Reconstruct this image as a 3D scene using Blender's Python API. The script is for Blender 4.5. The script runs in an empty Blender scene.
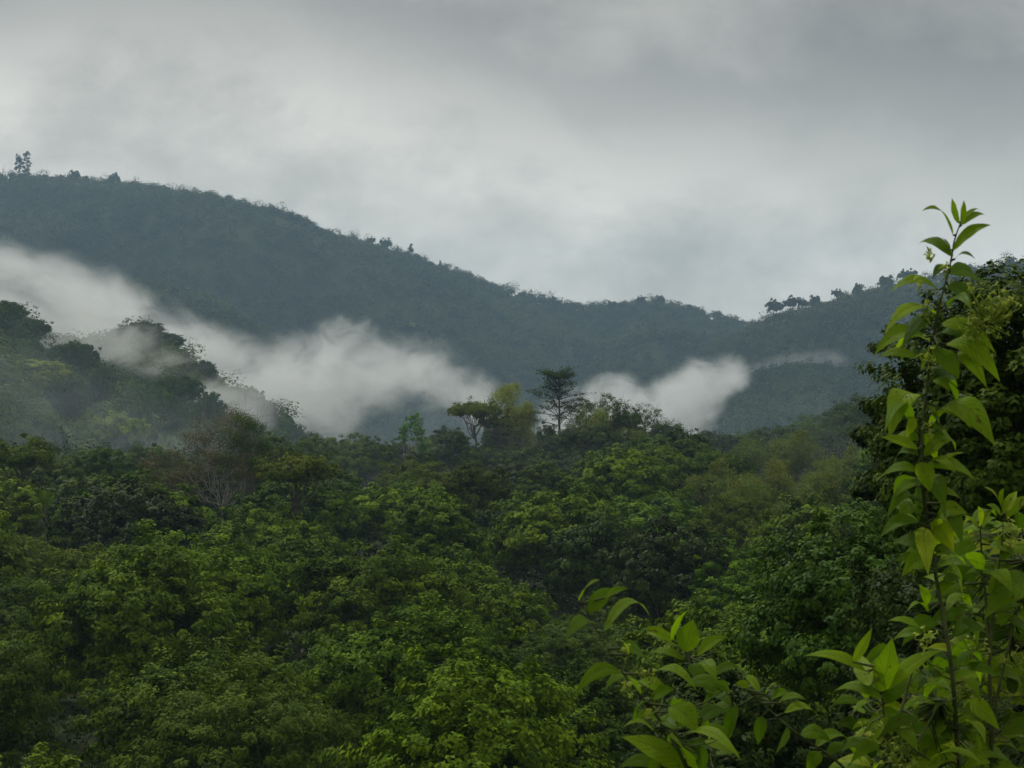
import bpy, math, random
import numpy as np

# ------------------------------------------------------------------ basics
F = 1911.0            # focal length in pixels of a 1024 px wide picture
HZ = 400.0            # picture row of the horizon
SC = bpy.context.scene
COL = SC.collection
rng = np.random.default_rng(11)
random.seed(11)


def P(px, py, Y):
    """world point seen at pixel px, py at distance Y (camera stands at the origin looking along +y)"""
    return np.array([(px - 512.0) / F * Y, Y, (HZ - py) / F * Y])


def unit(v):
    return v / (np.linalg.norm(v, axis=-1, keepdims=True) + 1e-9)


def tag(o, label=None, cat=None, group=None, kind=None):
    if label: o['label'] = label
    if cat: o['category'] = cat
    if group: o['group'] = group
    if kind: o['kind'] = kind
    return o


def mesh(name, V, faces, mats, tint=None, uv=None, smooth=False, mi=None):
    """V n x 3, faces: m x 4 (or m x 3) int array"""
    V = np.asarray(V, np.float32)
    Fc = np.asarray(faces, np.int32)
    me = bpy.data.meshes.new(name)
    k = Fc.shape[1]
    me.vertices.add(len(V)); me.vertices.foreach_set('co', V.ravel())
    me.loops.add(Fc.size); me.loops.foreach_set('vertex_index', Fc.ravel())
    me.polygons.add(len(Fc))
    me.polygons.foreach_set('loop_start', np.arange(0, Fc.size, k, dtype=np.int32))
    me.polygons.foreach_set('loop_total', np.full(len(Fc), k, np.int32))
    if smooth: me.polygons.foreach_set('use_smooth', np.ones(len(Fc), bool))
    if mi is not None: me.polygons.foreach_set('material_index', np.asarray(mi, np.int32))
    if tint is not None:
        a = me.attributes.new('tint', 'FLOAT', 'POINT'); a.data.foreach_set('value', np.asarray(tint, np.float32))
    if uv is not None:
        a = me.attributes.new('blade', 'FLOAT_VECTOR', 'POINT')
        w = np.zeros((len(V), 3), np.float32); w[:, :2] = uv
        a.data.foreach_set('vector', w.ravel())
    for m in (mats if isinstance(mats, (list, tuple)) else [mats]): me.materials.append(m)
    me.update(calc_edges=True)
    return me


def link(name, me, parent=None, loc=(0, 0, 0), rz=0.0):
    o = bpy.data.objects.new(name, me); COL.objects.link(o)
    o.location = loc; o.rotation_euler = (0, 0, rz)
    if parent is not None: o.parent = parent
    return o


def empty(name, loc=(0, 0, 0), rz=0.0):
    o = bpy.data.objects.new(name, None); COL.objects.link(o)
    o.empty_display_size = 0.3
    o.location = loc; o.rotation_euler = (0, 0, rz)
    return o


def copy_tree(o, parent=None):
    c = o.copy(); COL.objects.link(c)
    if parent is not None: c.parent = parent
    for ch in list(o.children): copy_tree(ch, c)
    return c


# ------------------------------------------------------------------ numpy noise
_wr = np.random.default_rng(5)
_W = [(_wr.normal(size=2), _wr.uniform(0, 6.28)) for _ in range(40)]


def fbm(x, y, scale, octaves=4):
    out = np.zeros(np.broadcast(x, y).shape); amp, s, t, k = 1.0, 1.0 / scale, 0.0, 0
    for o in range(octaves):
        v = 0
        for j in range(5):
            d, ph = _W[k % 40]; k += 1
            v = v + np.sin((x * d[0] + y * d[1]) * s * 3.0 + ph)
        out = out + amp * v / 2.6
        t += amp; amp *= 0.5; s *= 2.05
    return out / t


# ------------------------------------------------------------------ node helpers
class NT:
    def __init__(self, tree): self.t = tree; self.n = tree.nodes; self.l = tree.links

    def node(self, typ, **kw):
        n = self.n.new(typ)
        for k, v in kw.items(): setattr(n, k, v)
        return n

    def put(self, sock, v):
        if isinstance(v, bpy.types.NodeSocket): self.l.new(v, sock)
        elif v is not None: sock.default_value = v

    def math(self, op, a, b=None, c=None, clamp=False):
        n = self.node('ShaderNodeMath', operation=op, use_clamp=clamp)
        for i, v in enumerate((a, b, c)): self.put(n.inputs[i], v) if v is not None else None
        return n.outputs[0]

    def ramp(self, v, a, b, smooth=True, lo=0.0, hi=1.0):
        n = self.node('ShaderNodeMapRange', interpolation_type='SMOOTHSTEP' if smooth else 'LINEAR')
        for i, x in enumerate((v, a, b, lo, hi)): self.put(n.inputs[i], x)
        return n.outputs[0]

    def noise(self, vec, scale, detail=4, rough=0.55, dist=0.0):
        n = self.node('ShaderNodeTexNoise')
        self.put(n.inputs['Vector'], vec); n.inputs['Scale'].default_value = scale
        n.inputs['Detail'].default_value = detail; n.inputs['Roughness'].default_value = rough
        n.inputs['Distortion'].default_value = dist
        return n.outputs[0]

    def mix(self, f, a, b, blend='MIX'):
        n = self.node('ShaderNodeMix', data_type='RGBA', blend_type=blend)
        self.put(n.inputs[0], f); self.put(n.inputs[6], a); self.put(n.inputs[7], b)
        return n.outputs[2]


def material(name):
    m = bpy.data.materials.new(name); m.use_nodes = True
    nt = NT(m.node_tree); m.node_tree.nodes.clear()
    out = nt.node('ShaderNodeOutputMaterial')
    return m, nt, out


def c4(c): return (c[0], c[1], c[2], 1.0)


def leaf_material(name, dark, light, trans=0.15, rough=0.65, spec=0.05):
    """foliage: leaf age (tint) mixes two greens, the object colour shifts the whole tree"""
    m, nt, out = material(name)
    at = nt.node('ShaderNodeAttribute', attribute_name='tint')
    info = nt.node('ShaderNodeObjectInfo')
    col = nt.mix(at.outputs['Fac'], c4(dark), c4(light))
    col = nt.mix(1.0, col, info.outputs['Color'], 'MULTIPLY')
    p = nt.node('ShaderNodeBsdfPrincipled')
    nt.put(p.inputs['Base Color'], col); p.inputs['Roughness'].default_value = rough
    p.inputs['Specular IOR Level'].default_value = spec
    tr = nt.node('ShaderNodeBsdfTranslucent')
    tcol = nt.mix(1.0, col, (1.2, 1.25, 0.4, 1), 'MULTIPLY'); nt.put(tr.inputs['Color'], tcol)
    mx = nt.node('ShaderNodeMixShader'); mx.inputs[0].default_value = trans
    nt.l.new(p.outputs[0], mx.inputs[1]); nt.l.new(tr.outputs[0], mx.inputs[2])
    nt.l.new(mx.outputs[0], out.inputs['Surface'])
    return m


def bark_material(name, a, b, scale=3.0):
    m, nt, out = material(name)
    tc = nt.node('ShaderNodeTexCoord')
    f = nt.noise(tc.outputs['Object'], scale, 5, 0.6)
    p = nt.node('ShaderNodeBsdfPrincipled'); nt.put(p.inputs['Base Color'], nt.mix(nt.ramp(f, 0.35, 0.65), c4(a), c4(b)))
    p.inputs['Roughness'].default_value = 0.9; p.inputs['Specular IOR Level'].default_value = 0.15
    b_ = nt.node('ShaderNodeBump'); b_.inputs['Strength'].default_value = 0.4; nt.put(b_.inputs['Height'], f)
    nt.l.new(b_.outputs[0], p.inputs['Normal'])
    nt.l.new(p.outputs[0], out.inputs['Surface'])
    return m


M_BROAD = leaf_material('broad_leaves', (0.020, 0.053, 0.003), (0.162, 0.248, 0.006))
M_FINE = leaf_material('fine_leaves', (0.036, 0.074, 0.007), (0.130, 0.192, 0.015), trans=0.18)
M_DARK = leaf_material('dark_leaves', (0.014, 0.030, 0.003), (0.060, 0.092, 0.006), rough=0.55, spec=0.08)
M_BAMBOO = leaf_material('bamboo_leaves', (0.135, 0.170, 0.045), (0.245, 0.275, 0.090), trans=0.3)
M_BROWN = leaf_material('brown_leaves', (0.072, 0.066, 0.026), (0.145, 0.132, 0.052))
M_FAR = leaf_material('far_leaves', (0.020, 0.040, 0.014), (0.070, 0.092, 0.028), trans=0.15, spec=0.06)
M_HILL = leaf_material('hill_leaves', (0.030, 0.062, 0.016), (0.110, 0.145, 0.032), trans=0.15, spec=0.04)
M_BARK = bark_material('grey_bark', (0.07, 0.06, 0.045), (0.16, 0.14, 0.11))
M_PALEBARK = bark_material('pale_bark', (0.22, 0.20, 0.17), (0.38, 0.36, 0.32))
M_CULM = bark_material('bamboo_culm', (0.13, 0.14, 0.05), (0.22, 0.21, 0.09))

# ------------------------------------------------------------------ terrain
CREST_MAIN = ([-400, -100, 0, 60, 110, 160, 200, 240, 290, 330, 380, 420, 460, 500, 540, 580, 620, 655, 690, 725, 760, 800, 860, 1100, 1500],
              [160, 168, 173, 178, 182, 189, 198, 210, 223, 233, 245, 258, 272, 286, 298, 305, 305, 300, 307, 317, 322, 334, 350, 395, 430])
CREST_RIGHT = ([500, 640, 700, 740, 765, 800, 830, 860, 890, 930, 985, 1024, 1150, 1500],
               [430, 385, 350, 331, 320, 308, 300, 291, 284, 276, 267, 261, 246, 225])
CREST_MID = ([560, 670, 705, 722, 736, 752, 775, 800, 830, 860, 890, 930, 1024, 1400],
             [540, 470, 430, 402, 386, 376, 370, 367, 368, 371, 371, 370, 375, 400])
CREST_LEFTBACK = ([-500, -100, 0, 60, 100, 140, 165, 185, 205, 230, 265, 285, 310, 340, 420],
                  [250, 285, 318, 335, 338, 330, 336, 352, 372, 386, 404, 414, 437, 458, 520])
CREST_LEFTFRONT = ([-500, -150, -40, 0, 20, 45, 95, 140, 200, 260, 300, 380, 480],
                   [215, 262, 295, 311, 320, 342, 364, 384, 405, 430, 450, 490, 540])
RIDGES = [  # crest, distance, drop per metre in front, canopy height, gully depth, gully size
    (CREST_MAIN, 2600.0, 0.31, 8.5, 60.0, 460.0),
    (CREST_RIGHT, 2050.0, 0.30, 8.0, 34.0, 330.0),
    (CREST_MID, 1700.0, 0.27, 6.0, 16.0, 190.0),
    (CREST_LEFTBACK, 800.0, 0.26, 6.0, 5.0, 90.0),
    (CREST_LEFTFRONT, 620.0, 0.30, 6.0, 5.0, 70.0),
]


def ridge_h(i, x, y):
    (cx, cy), Yc, k, can, gd, gs = RIDGES[i]
    px = 512 + F * x / np.maximum(y, 250.0)
    z = (HZ - np.interp(px, cx, cy)) / F * Yc - can
    d = Yc - y
    front = z - k * d + gd * fbm(x, y, gs, 3) * np.clip(d / (Yc * 0.10), 0, 1)
    return np.where(d > 0, front, z + 0.45 * d)


def ground_base(x, y):
    b = np.interp(y, [-160, -40, 0, 6, 20, 40, 60, 150, 250, 340, 420, 600, 900, 1300, 6000],
                  [14, 3, -1.7, -2.2, -7, -14.5, -20, -22.5, -20.5, -18.5, -21, -48, -62, -64, -64])
    px = 512 + F * x / np.maximum(y, 60.0)
    w = np.clip((px - 600) / 260, 0, 1.3) * np.clip((y - 180) / 160, 0, 1) * np.clip((640 - y) / 200, 0, 1)
    b = b + 7.0 * w
    wl = np.clip((260 - px) / 260, 0, 1.3) * np.clip((y - 180) / 160, 0, 1) * np.clip((700 - y) / 300, 0, 1)
    b = b + 2.0 * wl
    b = b + 4.5 * np.exp(-((px - 575) / 95) ** 2 - ((y - 325) / 60) ** 2) * (y > 100)
    return b + 0.8 * fbm(x, y, 60, 3) * np.clip((y - 20) / 60, 0, 1)


def height(x, y):
    h = ground_base(x, y)
    for i in range(len(RIDGES)): h = np.maximum(h, np.where(y > 200, ridge_h(i, x, y), -99))
    return h


M_GROUND, nt, out = material('forest_floor')
tc = nt.node('ShaderNodeTexCoord')
f1 = nt.noise(tc.outputs['Object'], 0.35, 6, 0.6); f2 = nt.noise(tc.outputs['Object'], 0.012, 5, 0.6)
colr = nt.mix(nt.ramp(f1, 0.35, 0.7), c4((0.020, 0.026, 0.011)), c4((0.045, 0.058, 0.020)))
colr = nt.mix(nt.ramp(f2, 0.5, 0.75, hi=0.4), colr, c4((0.075, 0.080, 0.030)))
p = nt.node('ShaderNodeBsdfPrincipled'); nt.put(p.inputs['Base Color'], colr); p.inputs['Roughness'].default_value = 1.0
p.inputs['Specular IOR Level'].default_value = 0.05
nt.l.new(p.outputs[0], out.inputs['Surface'])

nu, ny = 260, 300
ug = np.linspace(-0.62, 0.62, nu)
yg = np.concatenate([np.linspace(-150, 60, 40), np.geomspace(62, 5200, ny - 40)])
yg = np.unique(np.concatenate([yg] + [[rd[1] + k for k in (-60, -30, -12, 0, 12, 30, 60)] for rd in RIDGES]))   # the crests are sampled exactly
ny = len(yg)
U, Yg = np.meshgrid(ug, yg)
X = U * (Yg + 230)
Zt = height(X, Yg)
idx = np.arange(nu * ny).reshape(ny, nu)
q = np.stack([idx[:-1, :-1], idx[:-1, 1:], idx[1:, 1:], idx[1:, :-1]], -1).reshape(-1, 4)
o = link('terrain', mesh('terrain', np.stack([X, Yg, Zt], -1).reshape(-1, 3), q, M_GROUND, smooth=True))
tag(o, 'dark earth of the wooded valley and the hills around it', 'terrain', kind='structure')


# ------------------------------------------------------------------ foliage geometry
def leaf_quads(C, N, L, W, r, fold=0.0):
    """diamond leaves: centres C, normals N, lengths L, widths W"""
    n = len(C)
    N = unit(N)
    a = unit(np.cross(N, r.normal(size=(n, 3))))
    b = np.cross(N, a)
    L = L[:, None] * 0.5; W = W[:, None] * 0.5
    V = np.stack([C - a * L, C + b * W + N * W * fold - a * L * 0.1, C + a * L - N * L * 0.15, C - b * W + N * W * fold - a * L * 0.1], 1)
    return V.reshape(-1, 3), np.arange(4 * n).reshape(n, 4)


def crown(seed, R, H, lobes, clumps, leaves, leaf, clump_r, base=0.0, up=0.75, flat=1.0, tint_bias=0.0, dome=True, wl=0.55):
    """lobed crown; z=0 at its lowest, H high, radius R. Returns vertices, faces, tint and lobe centres"""
    r = np.random.default_rng(seed)
    th = np.arange(lobes) * 2.39996 + r.uniform(0, 6)
    rad = np.sqrt((np.arange(lobes) + 0.3) / lobes) * R * 0.68
    lx = rad * np.cos(th) + r.normal(0, R * 0.08, lobes); ly = rad * np.sin(th) + r.normal(0, R * 0.08, lobes)
    rr = np.sqrt(lx ** 2 + ly ** 2) / R
    lz = H * (0.30 + 0.38 * np.sqrt(np.clip(1 - rr ** 2, 0, 1))) + r.uniform(-0.15, 0.12, lobes) * H
    LC = np.stack([lx, ly, lz], 1)
    if dome:      # lobes cover a whole dome, from its top down its sides
        cp = 1.0 - 1.22 * (np.arange(lobes) + 0.5) / lobes
        sn = np.sqrt(np.clip(1 - cp ** 2, 0, 1)) * r.uniform(0.82, 1.08, lobes)
        LC = np.stack([R * 0.72 * sn * np.cos(th), R * 0.72 * sn * np.sin(th), H * (0.40 + 0.42 * cp) + r.normal(0, 0.045, lobes) * H], 1)
        rr = sn * 0.72
    LR = R * r.uniform(0.24, 0.42, lobes) * (1.12 - 0.25 * rr)
    which = r.integers(0, lobes, clumps)
    d = unit(r.normal(size=(clumps, 3)) + np.array([0, 0, 0.35]))
    CC = LC[which] + d * LR[which][:, None] * r.uniform(0.72, 1.08, (clumps, 1)) * np.array([1, 1, 0.8 * flat])
    # some clumps stray out along shoots, so the outline is uneven
    st = r.random(clumps) < 0.12
    CC[st] += d[st] * R * 0.10 + np.array([0, 0, R * 0.06])
    CC[:, 2] = np.maximum(CC[:, 2], base + 0.02 * H)
    ct = np.clip(r.beta(2.2, 4.0, clumps) * 0.6 + 0.35 * r.beta(1.2, 2, lobes)[which] + (r.random(clumps) < 0.07) * 0.35 + tint_bias, 0, 1)
    cs = clump_r * r.uniform(0.6, 1.35, clumps)
    w = r.integers(0, clumps, leaves)
    dd = unit(r.normal(size=(leaves, 3)))
    C = CC[w] + dd * (cs[w] * r.uniform(0.25, 1.0, leaves) ** 0.6)[:, None] * np.array([1, 1, 0.72])
    N = dd * 0.5 + d[w] * 0.55 + 0.45 * unit(CC[w] - np.array([0, 0, H * 0.3])) + np.array([0, 0, up * 0.35]) + r.normal(size=(leaves, 3)) * 0.30
    L = leaf * r.uniform(0.65, 1.35, leaves)
    V, Q = leaf_quads(C, N, L, L * wl, r, 0.25)
    t = np.clip(ct[w] + r.normal(0, 0.13, leaves), 0, 1)
    return V, Q, np.repeat(t, 4), LC


def top_of(V): return float(np.percentile(V[:, 2], 99.6))


def tube(pts, rads, seg=6):
    pts = np.asarray(pts, float); n = len(pts)
    V, Q = [], []
    for i in range(n):
        d = unit(pts[min(i + 1, n - 1)] - pts[max(i - 1, 0)])
        a = unit(np.cross(d, [0.31, 0.95, 0.07] if abs(d[1]) < 0.9 else [1, 0, 0])); b = np.cross(d, a)
        an = np.arange(seg) * 2 * math.pi / seg
        V.append(pts[i] + rads[i] * (np.cos(an)[:, None] * a + np.sin(an)[:, None] * b))
    for i in range(n - 1):
        for j in range(seg):
            k = (j + 1) % seg
            Q.append((i * seg + j, i * seg + k, (i + 1) * seg + k, (i + 1) * seg + j))
    return np.concatenate(V), np.array(Q)


class Bag:
    def __init__(self): self.V = []; self.Q = []; self.n = 0; self.T = []; self.U = []

    def add(self, V, Q, t=None, uv=None):
        self.V.append(V); self.Q.append(Q + self.n); self.n += len(V)
        self.T.append(np.full(len(V), 0.5) if t is None else np.broadcast_to(np.asarray(t, float), (len(V),)))
        self.U.append(np.zeros((len(V), 2)) if uv is None else uv)

    def mesh(self, name, mat, smooth=False, uv=False):
        return mesh(name, np.concatenate(self.V), np.concatenate(self.Q), mat, np.concatenate(self.T),
                    np.concatenate(self.U) if uv else None, smooth)


def curve_pts(a, b, bend, n, r, wob=0.0):
    a = np.asarray(a, float); b = np.asarray(b, float)
    t = np.linspace(0, 1, n)[:, None]
    p = a * (1 - t) + b * t + bend * (4 * t * (1 - t))
    if wob: p[1:-1] += r.normal(0, wob, (n - 2, 3))
    return p


def trunk_bag(seed, fork, tips, r0, twig=0, spread=0.8):
    """tapered trunk from the ground to fork, limbs from there to the tips"""
    r = np.random.default_rng(seed); bag = Bag()
    fork = np.asarray(fork, float)
    bag.add(*tube(curve_pts((0, 0, -0.6), fork, r.normal(0, 0.12, 3) * np.array([1, 1, 0]) * fork[2] * 0.4, 6, r), np.linspace(r0 * 1.25, r0 * 0.7, 6), 8))
    for t in tips:
        t = np.asarray(t, float)
        s = fork * np.array([1, 1, r.uniform(0.82, 1.0)])
        p = curve_pts(s, t, np.array([0, 0, -0.10]) * np.linalg.norm(t - s), 6, r, 0.03 * np.linalg.norm(t - s))
        bag.add(*tube(p, np.linspace(r0 * 0.5, r0 * 0.10, 6), 6))
        for _ in range(twig):
            a = p[r.integers(2, 6)]
            b = a + unit(r.normal(size=3) + unit(t - s) + np.array([0, 0, 0.5])) * np.linalg.norm(t - s) * r.uniform(0.25, 0.55) * spread
            bag.add(*tube(curve_pts(a, b, np.zeros(3), 4, r, 0.04), np.linspace(r0 * 0.16, r0 * 0.04, 4), 4))
    return bag


def make_tree(name, seed, R, H, trunk_h, mat, bark=M_BARK, r0=0.22, **kw):
    """thing at the origin: Empty > trunk, crown. trunk_h is the height of the crown's underside"""
    V, Q, t, LC = crown(seed, R, H, mat is not None and kw.pop('lobes', 9), **kw)
    root = empty(name)
    cm = mesh('crown', V + np.array([0, 0, trunk_h]), Q, mat, t)
    link('crown', cm, root)
    tips = LC + np.array([0, 0, trunk_h])
    link('trunk', trunk_bag(seed + 1, (0, 0, trunk_h + 0.12 * H), tips, r0).mesh('trunk', bark, True), root)
    return root


def place(root, loc, rz=0.0, s=1.0, color=None, sz=None):
    root.location = loc; root.rotation_euler = (0, 0, rz); root.scale = (s, s, sz or s)
    if color is not None:
        for ch in root.children:
            if ch.name.split('.')[0] in ('crown', 'foliage', 'plume'): ch.color = (*color, 1.0)
    return root


# ------------------------------------------------------------------ the trees of the valley canopy
PROTO = {}


def proto(key, build):
    if key not in PROTO:
        t = build()
        cr = [c for c in t.children if c.name.startswith('crown')][0].data
        co = np.empty(len(cr.vertices) * 3, np.float32); cr.vertices.foreach_get('co', co)
        PROTO[key] = [t, False, top_of(co.reshape(-1, 3))]
    return PROTO[key]


def instance(key, build):
    pr = proto(key, build)
    if not pr[1]:
        pr[1] = True
        return pr[0]
    c = copy_tree(pr[0])
    for k in list(c.keys()):
        if k in ('label', 'category', 'group'): del c[k]
    return c


NEAR = {
    'round': lambda s: make_tree('broadleaf_tree', s, 5.6, 9.0, 1.2, M_BROAD, lobes=19, clumps=700, leaves=46000, leaf=0.225, clump_r=0.44),
    'dome': lambda s: make_tree('broadleaf_tree', s, 6.6, 8.4, 1.4, M_BROAD, lobes=17, clumps=760, leaves=50000, leaf=0.25, clump_r=0.48),
    'tall': lambda s: make_tree('broadleaf_tree', s, 4.4, 9.6, 1.8, M_BROAD, lobes=17, clumps=600, leaves=42000, leaf=0.21, clump_r=0.40),
    'loose': lambda s: make_tree('broadleaf_tree', s, 5.4, 8.4, 1.6, M_FINE, lobes=19, clumps=640, leaves=40000, leaf=0.20, clump_r=0.44, wl=0.45),
    'dark': lambda s: make_tree('broadleaf_tree', s, 5.2, 9.0, 1.0, M_DARK, lobes=17, clumps=680, leaves=46000, leaf=0.21, clump_r=0.44),
}
MIDL = {
    'round': lambda s: make_tree('broadleaf_tree', s, 5.6, 9.0, 1.2, M_BROAD, lobes=17, clumps=460, leaves=22000, leaf=0.33, clump_r=0.54),
    'dome': lambda s: make_tree('broadleaf_tree', s, 6.8, 8.2, 1.4, M_BROAD, lobes=21, clumps=480, leaves=24000, leaf=0.36, clump_r=0.58),
    'tall': lambda s: make_tree('broadleaf_tree', s, 4.4, 9.8, 1.8, M_BROAD, lobes=15, clumps=400, leaves=20000, leaf=0.31, clump_r=0.48),
    'loose': lambda s: make_tree('broadleaf_tree', s, 5.6, 8.6, 1.6, M_FINE, lobes=19, clumps=440, leaves=21000, leaf=0.28, clump_r=0.54, wl=0.45),
    'dark': lambda s: make_tree('broadleaf_tree', s, 5.4, 9.0, 1.0, M_DARK, lobes=17, clumps=440, leaves=22000, leaf=0.32, clump_r=0.54),
}
FORM = {'round': 'round-headed', 'dome': 'broad domed', 'tall': 'upright', 'loose': 'loose feathery', 'dark': 'dense'}
TONE = {  # colour words and the tree colour they stand for (multiplies the leaf greens)
    'round': [('mid green', (1.0, 1.0, 1.0)), ('fresh green', (1.25, 1.27, 0.9)), ('deep green', (0.60, 0.68, 0.75))],
    'dome': [('mid green', (1.0, 1.0, 1.0)), ('yellowish green', (1.4, 1.3, 0.8)), ('deep green', (0.60, 0.68, 0.75))],
    'tall': [('mid green', (0.95, 1.0, 1.0)), ('fresh green', (1.25, 1.27, 0.9)), ('dull green', (0.75, 0.72, 0.9))],
    'loose': [('olive green', (1.0, 0.92, 0.9)), ('grey green', (0.82, 0.88, 1.1)), ('yellowish olive', (1.25, 1.1, 0.8))],
    'dark': [('dark green', (1.0, 1.0, 1.0)), ('blackish green', (0.65, 0.72, 0.8)), ('bottle green', (1.15, 1.35, 0.9))],
}

SPECIAL = []   # (px, py, short name) of landmark plants, used to say where a canopy tree stands


def landmark(px, py, words): SPECIAL.append((px, py, words))


def screen(p): return 512 + F * p[0] / p[1], HZ - F * p[2] / p[1]


# hand placed canopy trees that the photograph singles out: px, crown top py, distance, form, near?, colour, scale, label
HAND = [
    (182, 532, 135, 'dome', True, (1.45, 1.45, 0.9), 1.35, 'largest bright green domed tree of the lower canopy', 'the large bright green dome'),
    (420, 610, 95, 'round', True, (1.0, 1.1, 0.9), 1.1, 'fresh green round tree low in the canopy beside a black gap', 'the round tree by the black gap'),
    (240, 655, 80, 'loose', True, (1.0, 1.0, 1.1), 1.0, 'low olive tree topped with pale bare twig ends', 'the twig-topped tree'),
    (400, 482, 232, 'dome', False, (1.4, 1.4, 0.85), 1.35, 'bright leafy dome below the pale sapling at the canopy crest', 'the bright dome below the sapling'),
    (640, 496, 218, 'dome', False, (0.95, 1.1, 0.95), 1.6, 'wide even green crown spread below the dark round mass', 'the wide even crown'),
    (255, 502, 200, 'dome', False, (1.15, 1.15, 0.8), 1.05, 'flat-topped lit tree below the brown twiggy tree', 'the flat-topped lit tree'),
    (90, 476, 238, 'dark', False, (1.9, 1.9, 1.1), 1.3, 'dark bushy crown standing over the far end of the canopy at the edge', 'the dark bushy crown'),
    (700, 535, 165, 'round', False, (0.8, 1.0, 0.95), 1.1, 'pair-lobed pale green crown above the leaning shoot', 'the pair-lobed pale crown'),
    (730, 565, 135, 'tall', True, (0.95, 1.15, 1.0), 1.0, 'smooth upright grey green tree midway down the canopy', 'the smooth upright tree'),
]
occupied = []
for px, py, Y, form, near, col, s, label, short in HAND:
    top = P(px, py, Y)
    occupied.append((top[0], top[1], 5.0 * s))


def seed_of(form, near, v): return 100 + 37 * ['round', 'dome', 'tall', 'loose', 'dark'].index(form) + 1000 * near + 211 * v


def canopy_tree(x, y, form, near, v, rz, s, col, topz=None):
    key = ('near' if near else 'mid', form, v)
    t = instance(key, lambda: (NEAR if near else MIDL)[form](seed_of(form, near, v)))
    g = float(height(np.array(x), np.array(y)))
    sz = s
    if topz is not None: sz = max(0.55, min(2.2, (topz - g) / PROTO[key][2]))
    place(t, (x, y, g), rz, s, col, sz)
    return t


for px, py, Y, form, near, col, s, label, short in HAND:
    top = P(px, py, Y)
    t = canopy_tree(top[0], top[1], form, near, 0, random.uniform(0, 6.28), s, col, top[2])
    tag(t, label, 'tree', 'broadleaf trees of the valley canopy')
    landmark(px, py + 30, short)

# ------------------------------------------------------------------ trees with a look of their own along the canopy crest
def ground_at(px, Y):
    x = (px - 512) / F * Y
    return x, Y, float(height(np.array(x), np.array(Y)))


def standing(name, px, Y, label, cat='tree', group=None, rz=0.0):
    x, y, g = ground_at(px, Y)
    t = empty(name, (x, y, g), rz)
    tag(t, label, cat, group)
    return t, g


def top_z(py, Y): return (HZ - py) / F * Y


def tiered_tree(px, py, Y, label):
    t, g = standing('tiered_tree', px, Y, label)
    H = top_z(py, Y) - g; r = np.random.default_rng(77)
    tb, fb = Bag(), Bag()
    spine = curve_pts((0, 0, -0.5), (0.15, 0, H * 0.95), np.array([0.15, 0, 0]), 9, r)
    tb.add(*tube(spine, np.linspace(0.34, 0.08, 9), 7))
    for k, (zf, rad, n) in enumerate([(0.60, 4.6, 4), (0.68, 5.6, 6), (0.75, 5.0, 6), (0.82, 4.6, 6), (0.89, 4.2, 7), (0.95, 3.8, 7), (0.985, 3.0, 6)]):
        for j in range(n):
            a = 6.283 * (j + r.uniform(-0.3, 0.3)) / n + k
            L = rad * r.uniform(0.35, 1.1)
            e = np.array([math.cos(a) * L, math.sin(a) * L, zf * H + r.normal(0.1, 0.65)])
            b = np.array([0.1, 0, zf * H - 1.6])
            tb.add(*tube(curve_pts(b, e, np.array([0, 0, 0.2]), 5, r), np.linspace(0.09, 0.02, 5), 4))
            m = 120
            c = e * np.array([1, 1, 1]) + (b - e) * r.uniform(0, 0.45, (m, 1)) + r.normal(0, 1, (m, 3)) * np.array([0.62, 0.62, 0.16]) + np.array([0, 0, 0.25])
            V, Q = leaf_quads(c, r.normal(size=(m, 3)) * 0.3 + np.array([0, 0, 1]), r.uniform(0.3, 0.6, m), r.uniform(0.15, 0.3, m), r)
            fb.add(V, Q, np.repeat(r.random(m), 4))
    link('trunk', tb.mesh('trunk', M_BARK, True), t)
    c = link('crown', fb.mesh('crown', M_DARK), t); c.color = (0.9, 1.15, 1.2, 1)


def umbrella_tree(px, py, Y, R, label, color, name='umbrella_tree', seed=31, mat=None, lean=0.0, depth=0.26, bark=None, leaves=4200, leaf=0.5, cat='tree'):
    """bare spreading limbs under a thin flat crown"""
    t, g = standing(name, px, Y, label, cat)
    H = top_z(py, Y) - g; r = np.random.default_rng(seed)
    V, Q, ti, LC = crown(seed, R, R * depth * 2.2, 13, 160, leaves, leaf, R * 0.13, flat=0.55, up=0.8, dome=False)
    off = np.array([lean, 0, H - top_of(V)])
    tips = LC + off
    link('trunk', trunk_bag(seed + 1, (lean * 0.3, 0, max(1.0, H - R * 0.85)), tips, 0.04 * R, twig=4, spread=0.7).mesh('trunk', bark or M_BARK, True), t)
    c = link('crown', mesh('crown', V + off, Q, mat or M_FINE, ti), t); c.color = (*color, 1)
    return t


def sparse_tree(name, px, py, Y, R, label, color, seed, leaves, leaf, mat, bark=M_BARK, twig=5, clumps=90, r0=0.2, crownfrac=0.6, clump_r=0.5, wl=0.55, lobes=11):
    t, g = standing(name, px, Y, label)
    H = top_z(py, Y) - g; r = np.random.default_rng(seed)
    Hc = H * crownfrac
    V, Q, ti, LC = crown(seed, R, Hc, lobes, int(clumps * 2.6), int(leaves * 2.6), leaf * 0.66, clump_r * 1.25, wl=wl)
    off = np.array([0, 0, H - top_of(V)])
    link('trunk', trunk_bag(seed + 1, (0, 0, H - Hc * 0.85), np.concatenate([LC, LC * np.array([1.25, 1.25, 1.03])]) + off, r0, twig=twig).mesh('trunk', bark, True), t)
    if leaves:
        c = link('crown', mesh('crown', V + off, Q, mat, ti), t); c.color = (*color, 1)
    return t


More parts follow.
